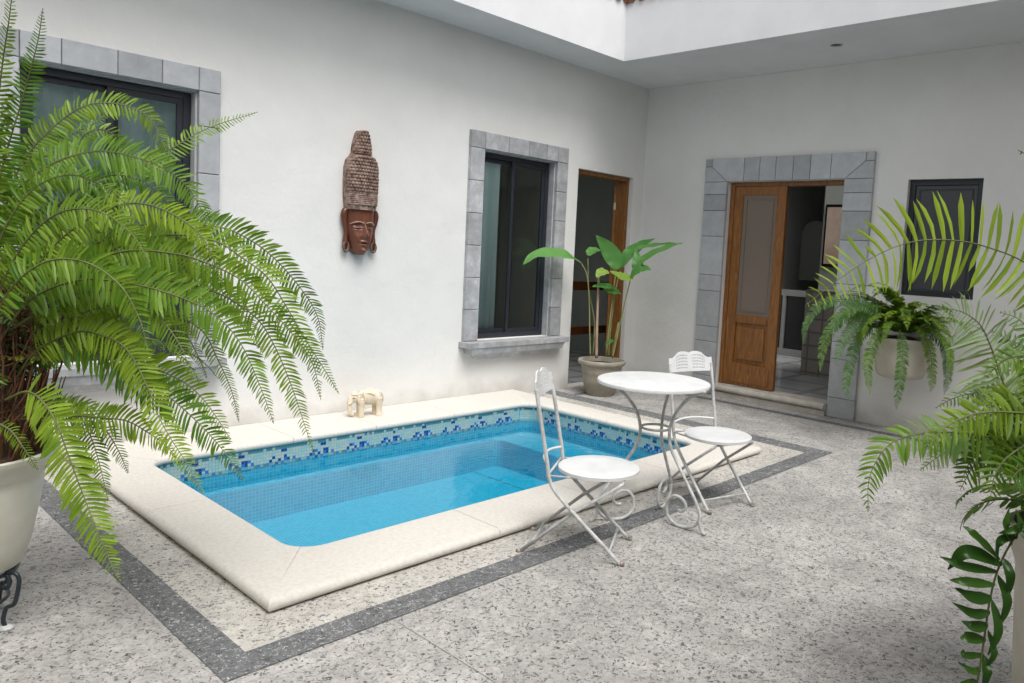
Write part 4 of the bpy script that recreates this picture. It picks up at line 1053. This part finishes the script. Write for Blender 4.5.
tr = [
 ([(-20, 330), (-12, 235), (3, 165), (22, 100), (37, 45), (43, 8)], 2.65, 2.50, .075, .016),
 ([(-25, 330), (-14, 220), (-4, 120), (3, 60), (9, 20), (14, -22)], 2.65, 2.45, .080, .017),
 ([(-8, 330), (2, 230), (18, 171), (45, 135), (80, 108), (112, 103), (145, 114), (164, 143), (172, 175)], 2.7, 2.9, .075, .016),
 ([(10, 330), (50, 250), (120, 182), (176, 146), (211, 127), (258, 112)], 2.72, 3.05, .072, .017),
 ([(-8, 290), (0, 214), (40, 171), (88, 152), (132, 156), (176, 176), (200, 207), (212, 248)], 2.6, 2.7, .082, .0155),
 ([(20, 320), (70, 262), (140, 225), (212, 226), (243, 236), (273, 257), (302, 290), (318, 318), (323, 350)], 2.7, 2.95, .080, .017),
 ([(20, 330), (90, 262), (160, 236), (212, 240), (241, 257), (267, 277), (286, 306), (304, 337), (326, 372), (339, 394)], 2.65, 2.75, .078, .017),
 ([(0, 325), (60, 280), (120, 252), (177, 254), (209, 264), (241, 280), (267, 306), (289, 330), (312, 362), (321, 400)], 2.62, 2.6, .078, .017),
 ([(0, 340), (30, 300), (80, 280), (128, 283), (177, 296), (215, 315), (241, 344), (260, 386), (274, 424)], 2.55, 2.45, .088, .0175),
 ([(20, 340), (90, 292), (160, 280), (215, 292), (254, 316), (273, 343), (290, 382), (303, 420), (314, 454)], 2.7, 2.62, .070, .0165),
 ([(30, 350), (90, 310), (150, 305), (199, 328), (218, 360), (232, 392), (239, 422)], 2.72, 2.80, .052, .015),
 ([(15, 380), (35, 352), (76, 332), (107, 337), (129, 352), (148, 388), (158, 415), (171, 439), (186, 462), (204, 495)], 2.6, 2.42, .075, .0165),
 ([(15, 372), (60, 347), (100, 354), (141, 383), (166, 395), (189, 414), (210, 435), (229, 458), (243, 480)], 2.6, 2.5, .082, .017),
 ([(15, 362), (50, 340), (90, 343), (133, 358), (157, 369), (185, 383), (203, 399), (217, 418), (231, 440)], 2.66, 2.62, .080, .017),
 ([(10, 420), (40, 418), (80, 416), (103, 418), (127, 421), (147, 432), (164, 444), (177, 458)], 2.62, 2.6, .072, .0165),
 ([(5, 400), (30, 392), (53, 416), (71, 463), (89, 510), (106, 552), (120, 581)], 2.52, 2.36, .085, .0165),
 ([(30, 410), (71, 407), (89, 433), (99, 462), (108, 500)], 2.68, 2.66, .05, .014),
 ([(40, 408), (80, 405), (104, 428), (118, 450), (128, 473)], 2.72, 2.75, .045, .014),
 ([(60, 345), (110, 318), (150, 312), (182, 330), (198, 356), (207, 378)], 2.75, 2.85, .045, .014),
 ([(10, 300), (60, 240), (110, 208), (150, 205), (190, 225), (210, 250), (222, 285)], 2.62, 2.6, .07, .016),
 ([(10, 300), (50, 215), (100, 178), (140, 180), (170, 205), (188, 235)], 2.75, 2.8, .07, .016),
 ([(10, 330), (60, 300), (110, 290), (150, 308), (180, 345), (192, 380)], 2.55, 2.5, .07, .016),
 ([(-10, 310), (20, 250), (55, 215), (95, 210), (130, 232), (150, 262)], 2.5, 2.4, .075, .016),
 ([(-15, 340), (10, 290), (45, 262), (85, 262), (120, 285), (140, 320), (148, 352)], 2.48, 2.35, .08, .0165),
 ([(0, 330), (30, 270), (70, 235), (120, 236), (165, 262), (190, 300)], 2.72, 2.8, .07, .016),
 ([(-10, 300), (0, 240), (30, 192), (70, 175), (110, 190), (135, 215)], 2.6, 2.55, .07, .016),
 ([(10, 350), (50, 322), (90, 318), (120, 335), (150, 366), (160, 396)], 2.74, 2.78, .07, .016),
 ([(5, 300), (40, 200), (80, 140), (105, 130), (125, 150), (140, 180)], 2.85, 2.95, .065, .016),
 ([(-5, 300), (20, 200), (50, 150), (80, 130), (100, 120), (118, 105)], 2.9, 3.0, .06, .016),
 ([(-10, 420), (10, 430), (25, 450), (38, 470)], 2.5, 2.5, .03, .012),
 ([(60, 300), (120, 262), (180, 268), (220, 290), (245, 318), (262, 352)], 2.8, 2.9, .07, .016),
]
rg = random.Random(21)
for i, (pts, d0, d1, lp, sp) in enumerate(tr):
    nh = -FW*1.0+V((0, 0, rg.uniform(.05, .40)))+RT*rg.uniform(-.3, .3)
    frond(T(pts, d0, d1), fn, M['fern'] if i % 4 else M['fernmid'], lp*1.03, sp*.84, nh, rng=rg, droop=.25, wd=.185, strap=True, taper0=1.3)
for i in range(54):
    az = rg.uniform(0, 360)
    c0 = cc+V((.12*math.cos(R(az))*rg.random(), .12*math.sin(R(az))*rg.random(), rg.uniform(.15, .5)))
    Ln = rg.uniform(.5, .9)
    # keep away from the lens side
    dv = V((math.cos(R(az)), math.sin(R(az)), 0))
    if dv.dot((CP-cc).normalized()) > .15: Ln *= .38
    P = proc_path(c0, az, rg.uniform(30, 78), Ln, rg.uniform(95, 150), yaw=rg.uniform(-25, 25))
    frond(P, fn, M['ferndk'] if i % 3 else M['fern'], rg.uniform(.055, .075), .0165, V((0, 0, 1))+dv*.5+V((rg.uniform(-.5, .5), rg.uniform(-.5, .5), 0)), rng=rg, wd=.26, strap=True)
# wrought iron stand
st = thing('plant_stand', 'black wrought iron scroll stand under the big fern pot', 'plant stand', (lc.x, lc.y, 0))
ST = BOTZ-.004
b = MB(); b.tube([V((lc.x+.148*math.cos(R(a)), lc.y+.148*math.sin(R(a)), ST-.008)) for a in range(0, 361, 12)], .007, 8, cap=False)
b.tube([V((lc.x+.12*math.cos(R(a)), lc.y+.12*math.sin(R(a)), .09)) for a in range(0, 361, 12)], .006, 8, cap=False); b.build('ring', M['black'], st, smooth=True)
for k in range(4):
    a_ = R(-52+90*k); u = V((math.cos(a_), math.sin(a_), 0)); c0 = V((lc.x, lc.y, 0))
    q = MB(); q.tube([c0+u*p.x+V((0, 0, p.y)) for p in smooth_path([(.130, ST-.035, 0), (.138, ST-.055, 0), (.155, ST-.055, 0), (.163, ST-.030, 0), (.150, ST-.006, 0), (.168, ST+.002, 0), (.190, ST-.006, 0), (.197, ST-.035, 0), (.180, ST-.11, 0), (.150, .075, 0), (.138, .03, 0), (.146, .006, 0)], 5)], .0075, 8)
    lg = q.build('leg', M['black'], st, smooth=True)
    q = MB(); q.lathe([(.008, .0), (.026, .0), (.026, .006), (.010, .012)], tuple((c0+u*.148).xy), 14); q.build('foot', M['iron'], lg, smooth=True)

# ---- wall planter with fern (end wall)
wc = V((-.24, -3.14, .60))
pl = thing('planter_fern', 'drooping fern spilling from a round cream wall planter beside the wooden door', 'potted plant', (0, -3.14, .60))
b = MB(); b.lathe([(.02, .50), (.15, .50), (.185, .515), (.205, .56), (.212, .63), (.218, .70), (.225, .80), (.238, .81), (.240, .845), (.225, .85), (.212, .80)], (wc.x, wc.y), 44, cap=False)
b.build('pot', M['potb'], pl, smooth=True, autos=50)
b = MB(); b.lathe([(.214, .81), (.1, .85), (.01, .87)], (wc.x, wc.y), 30); b.build('soil', M['soil'], pl)
b = MB(); b.box(-.03, wc.y-.05, .55, .001, wc.y+.05, .75).build('bracket', M['black'], pl)
rg = random.Random(8); c1 = V((wc.x, wc.y, .90))
for i in range(90):
    az = rg.uniform(90, 270) if rg.random() < .8 else rg.uniform(-90, 90)
    dv = V((math.cos(R(az)), math.sin(R(az)), 0))
    Ln = rg.uniform(.36, .80)
    if dv.x > 0: Ln = .36
    P = proc_path(c1+dv*rg.uniform(.0, .10), az, rg.uniform(25, 88), Ln, rg.uniform(80, 165), n_=18, yaw=rg.uniform(-20, 20))
    P = [V((min(p.x, -.02), p.y, p.z)) for p in P]
    frond(P, pl, M['fern'] if i % 2 == 0 else M['fernmid'], rg.uniform(.040, .062), .0135, V((0, 0, 1))+dv*1.0, rng=rg, wd=.30)
def Tp(pts, d0, d1): return T(pts, d0, d1)
for pts, d0, d1 in (([(880, 318), (850, 315), (830, 330), (822, 352), (820, 372)], 6.4, 6.1), ([(880, 325), (860, 335), (850, 365), (846, 385), (850, 402)], 6.4, 6.2), ([(890, 325), (875, 340), (868, 365), (870, 394)], 6.3, 6.1),
                    ([(900, 330), (903, 350), (900, 380), (896, 410)], 6.2, 6.1), ([(880, 322), (860, 322), (842, 342), (836, 366)], 6.4, 6.1), ([(920, 330), (930, 350), (932, 380), (930, 392)], 6.3, 6.2), ([(925, 330), (945, 345), (948, 375), (944, 395)], 6.4, 6.3),
                    ([(890, 318), (850, 300), (820, 305), (806, 325), (803, 345)], 6.5, 6.3), ([(885, 320), (862, 305), (838, 318), (826, 340)], 6.3, 6.0)):
    frond(T(pts, d0, d1), pl, M['fernmid'] if rg.random() < .5 else M['ferndk'], .062, .0135, -FW+V((0, 0, .3)), rng=rg, wd=.23, strap=True)

# ---- near fern on the right, growing in a beige pot just outside the frame
rc = at(1086, 560, 2.35); rc.z = 0
rf = thing('potted_fern', 'lush fern with long pale green fronds reaching in from the right edge over the floor', 'potted plant', (rc.x, rc.y, 0))
RZ = at(1040, 530, 2.35).z
b = MB(); b.lathe([(.02, .0), (.15, 0), (.16, .02), (.175, RZ*.4), (.19, RZ*.8), (.20, RZ*.84), (.215, RZ*.90), (.225, RZ), (.205, RZ+.004), (.19, RZ-.06)], (rc.x, rc.y), 48, cap=False)
b.build('pot', M['potb'], rf, smooth=True, autos=50)
b = MB(); b.lathe([(.195, RZ-.05), (.1, RZ), (.01, RZ+.01)], (rc.x, rc.y), 28); b.build('soil', M['soil'], rf)
rg = random.Random(31)
top_ = V((rc.x, rc.y, RZ))
# the long frond crossing in front of the dark window
frond(T([(1085, 330), (1060, 290), (1024, 262), (990, 248), (960, 241), (925, 240), (895, 247), (865, 262), (835, 282), (805, 306)], 2.3, 2.2), rf, M['fern'], .148, .029, -FW+V((0, 0, .05)), rng=rg, wd=.125, droop=.05, rr=.0028, strap=True, fwd=.22)
frond(T([(1085, 470), (1050, 455), (1010, 442), (965, 433), (925, 433), (897, 440), (880, 455), (869, 480), (868, 512)], 2.3, 2.1), rf, M['fernmid'], .085, .020, -FW*.8+V((0, 0, .7)), rng=rg, wd=.2, droop=.4)
frond(T([(1075, 430), (1040, 416), (1005, 412), (975, 414), (950, 424), (935, 438), (925, 452)], 2.2, 2.05), rf, M['fern'], .075, .020, -FW+V((0, 0, .45)), rng=rg, wd=.23, strap=True)
frond(T([(1070, 420), (1035, 400), (995, 392), (960, 396), (935, 408)], 2.5, 2.5), rf, M['fern'], .060, .017, -FW*.5+V((0, 0, .9)), rng=rg, wd=.23, strap=True)
frond(T([(1040, 480), (1022, 430), (1005, 388), (992, 350), (980, 325), (962, 312), (940, 308)], 2.35, 2.3), rf, M['fernpale'], .165, .0145, -FW+V((0, 0, .2))+RT*.3, rng=rg, wd=.075, droop=.5)
frond(T([(1050, 480), (1030, 440), (1003, 425), (970, 436), (945, 452), (920, 470)], 2.4, 2.4), rf, M['fernpale'], .075, .018, -FW*.6+V((0, 0, .8)), rng=rg, wd=.25)
frond(T([(1060, 470), (1030, 450), (1000, 450), (975, 465), (960, 490)], 2.25, 2.2), rf, M['fern'], .08, .019, -FW+V((0, 0, .3)), rng=rg, wd=.23, strap=True)
frond(T([(1050, 440), (1035, 380), (1015, 345), (990, 330)], 2.5, 2.6), rf, M['fernmid'], .07, .018, -FW+V((0, 0, .3)), rng=rg, wd=.25)
frond(T([(1060, 460), (1045, 400), (1030, 360), (1005, 360), (985, 378)], 2.2, 2.2), rf, M['fern'], .075, .019, -FW*.7+V((0, 0, .6)), rng=rg, wd=.23, strap=True)
frond(T([(1085, 330), (1065, 240), (1048, 190), (1032, 160), (1018, 150)], 2.3, 2.2), rf, M['ferndk'], .06, .04, -FW+V((0, 0, .1)), rng=rg, wd=.2)
for i in range(26):
    az = rg.uniform(0, 360); dv = V((math.cos(R(az)), math.sin(R(az)), 0))
    Ln = rg.uniform(.4, .75)
    if dv.dot((CP-top_).normalized()) > .3: Ln = .3
    if dv.dot(-RT) > .4: Ln *= .62
    P = proc_path(top_+dv*.05, az, rg.uniform(25, 75), Ln, rg.uniform(90, 140), yaw=rg.uniform(-20, 20))
    frond(P, rf, M['fern'] if i % 2 else M['fernmid'], .07, .018, V((0, 0, 1))+dv*.4, rng=rg)
for pts, d0, d1, mm, lp in (([(1070, 440), (1050, 420), (1020, 425), (990, 440), (970, 462), (962, 480)], 2.3, 2.25, 'fernmid', .08), ([(1070, 450), (1040, 440), (1010, 455), (995, 475), (990, 500)], 2.2, 2.1, 'fern', .075),
        ([(1060, 400), (1035, 372), (1010, 370), (985, 385), (965, 400)], 2.45, 2.5, 'fernpale', .08), ([(1070, 460), (1045, 462), (1020, 470), (1008, 485)], 2.2, 2.1, 'fernmid', .07),
        ([(1070, 430), (1040, 400), (1010, 400), (975, 415), (945, 440), (925, 447)], 2.3, 2.2, 'fern', .075), ([(1060, 380), (1040, 345), (1020, 320), (1000, 312)], 2.6, 2.7, 'fernmid', .06)):
    frond(T(pts, d0, d1), rf, M[mm], lp, .019, -FW+V((0, 0, .3)), rng=rg, wd=.23, strap=True)
# dark trailing vine
vn = thing('trailing_vine', 'dark green broad leaved vine hanging down at the bottom right corner', 'vine', (rc.x, rc.y, 0))
vd = 1.95
vp = [(1045, 505, 2.05), (1024, 525, vd), (1008, 548, vd), (996, 575, vd), (989, 605, vd), (984, 640, vd-.01), (979, 672, vd-.02), (974, 700, vd-.02)]
b = MB(); b.tube(smooth_path([at(*p) for p in vp], 6), .003, 6); b.build('stem', M['rachis'], vn, smooth=True)
lv = [((1000, 560), (975, 535), (967, 528), .020), ((1002, 565), (965, 556), (943, 563), .022), ((998, 572), (965, 570), (940, 562), .018), ((995, 585), (970, 583), (950, 575), .016),
      ((992, 598), (972, 597), (955, 590), .017), ((990, 612), (972, 613), (955, 606), .018), ((988, 625), (972, 628), (958, 622), .015), ((986, 640), (970, 640), (957, 636), .015),
      ((984, 655), (968, 655), (960, 652), .014), ((980, 668), (970, 670), (962, 665), .014), ((978, 682), (968, 686), (958, 684), .015),
      ((1003, 558), (1012, 575), (1012, 598), .018), ((998, 575), (1004, 600), (1001, 622), .017), ((992, 600), (996, 630), (992, 648), .016), ((988, 630), (992, 655), (988, 672), .014), ((984, 655), (988, 672), (984, 690), .013),
      ((1012, 545), (1005, 525), (1012, 513), .014), ((1018, 535), (1000, 545), (994, 560), .016), ((1024, 525), (1010, 530), (1000, 538), .015), ((1020, 530), (1035, 545), (1032, 570), .018), ((1015, 540), (1022, 525), (1020, 512), .014)]
for (x0, y0), (x1, y1), (x2, y2), w_ in lv:
    x1 += random.uniform(-3, 3); y1 += random.uniform(-4, 3); x2 += random.uniform(-5, 5); y2 += random.uniform(-6, 7); w_ *= random.uniform(.6, .95)
    blade([(x0, y0, vd), (x1, y1, vd-.03), (x2, y2, vd-.02)], w_*.95, M['vine'], vn, nh=tuple(-FW*.9+V((0, 0, .6))+RT*random.uniform(-.5, .5)), fold=.3, wave=.001)

# ------------------------------------------------------------------ light
w = bpy.data.worlds.new('World'); sc.world = w; w.use_nodes = True; nt = w.node_tree; nt.nodes.clear()
o = N(nt, 'ShaderNodeOutputWorld'); bg = N(nt, 'ShaderNodeBackground', Strength=.11); sky = N(nt, 'ShaderNodeTexSky'); sky.sky_type = 'NISHITA'; sky.sun_disc = False
SE, SA = R(60), R(200)
sky.sun_elevation = SE; sky.sun_rotation = SA; sky.dust_density = 3; sky.air_density = 1.2; sky.ozone_density = 1
hs = N(nt, 'ShaderNodeHueSaturation', Saturation=.06); nt.links.new(sky.outputs[0], hs.inputs['Color']); nt.links.new(hs.outputs[0], bg.inputs[0]); nt.links.new(bg.outputs[0], o.inputs[0])
sl = bpy.data.lights.new('sun', 'SUN'); so_ = bpy.data.objects.new('sun', sl); COL.objects.link(so_)
sl.energy = 1.5; sl.angle = R(42); sl.color = (1, .965, .92)
d = V((math.sin(SA)*math.cos(SE), math.cos(SA)*math.cos(SE), math.sin(SE)))
so_.rotation_euler = (-d).to_track_quat('-Z', 'Y').to_euler()
vs = sc.view_settings; vs.view_transform = 'Standard'; vs.look = 'None'; vs.exposure = .92; vs.gamma = 1
sc.render.engine = 'CYCLES'; sc.cycles.max_bounces = 10; sc.cycles.diffuse_bounces = 6; sc.cycles.transparent_max_bounces = 16
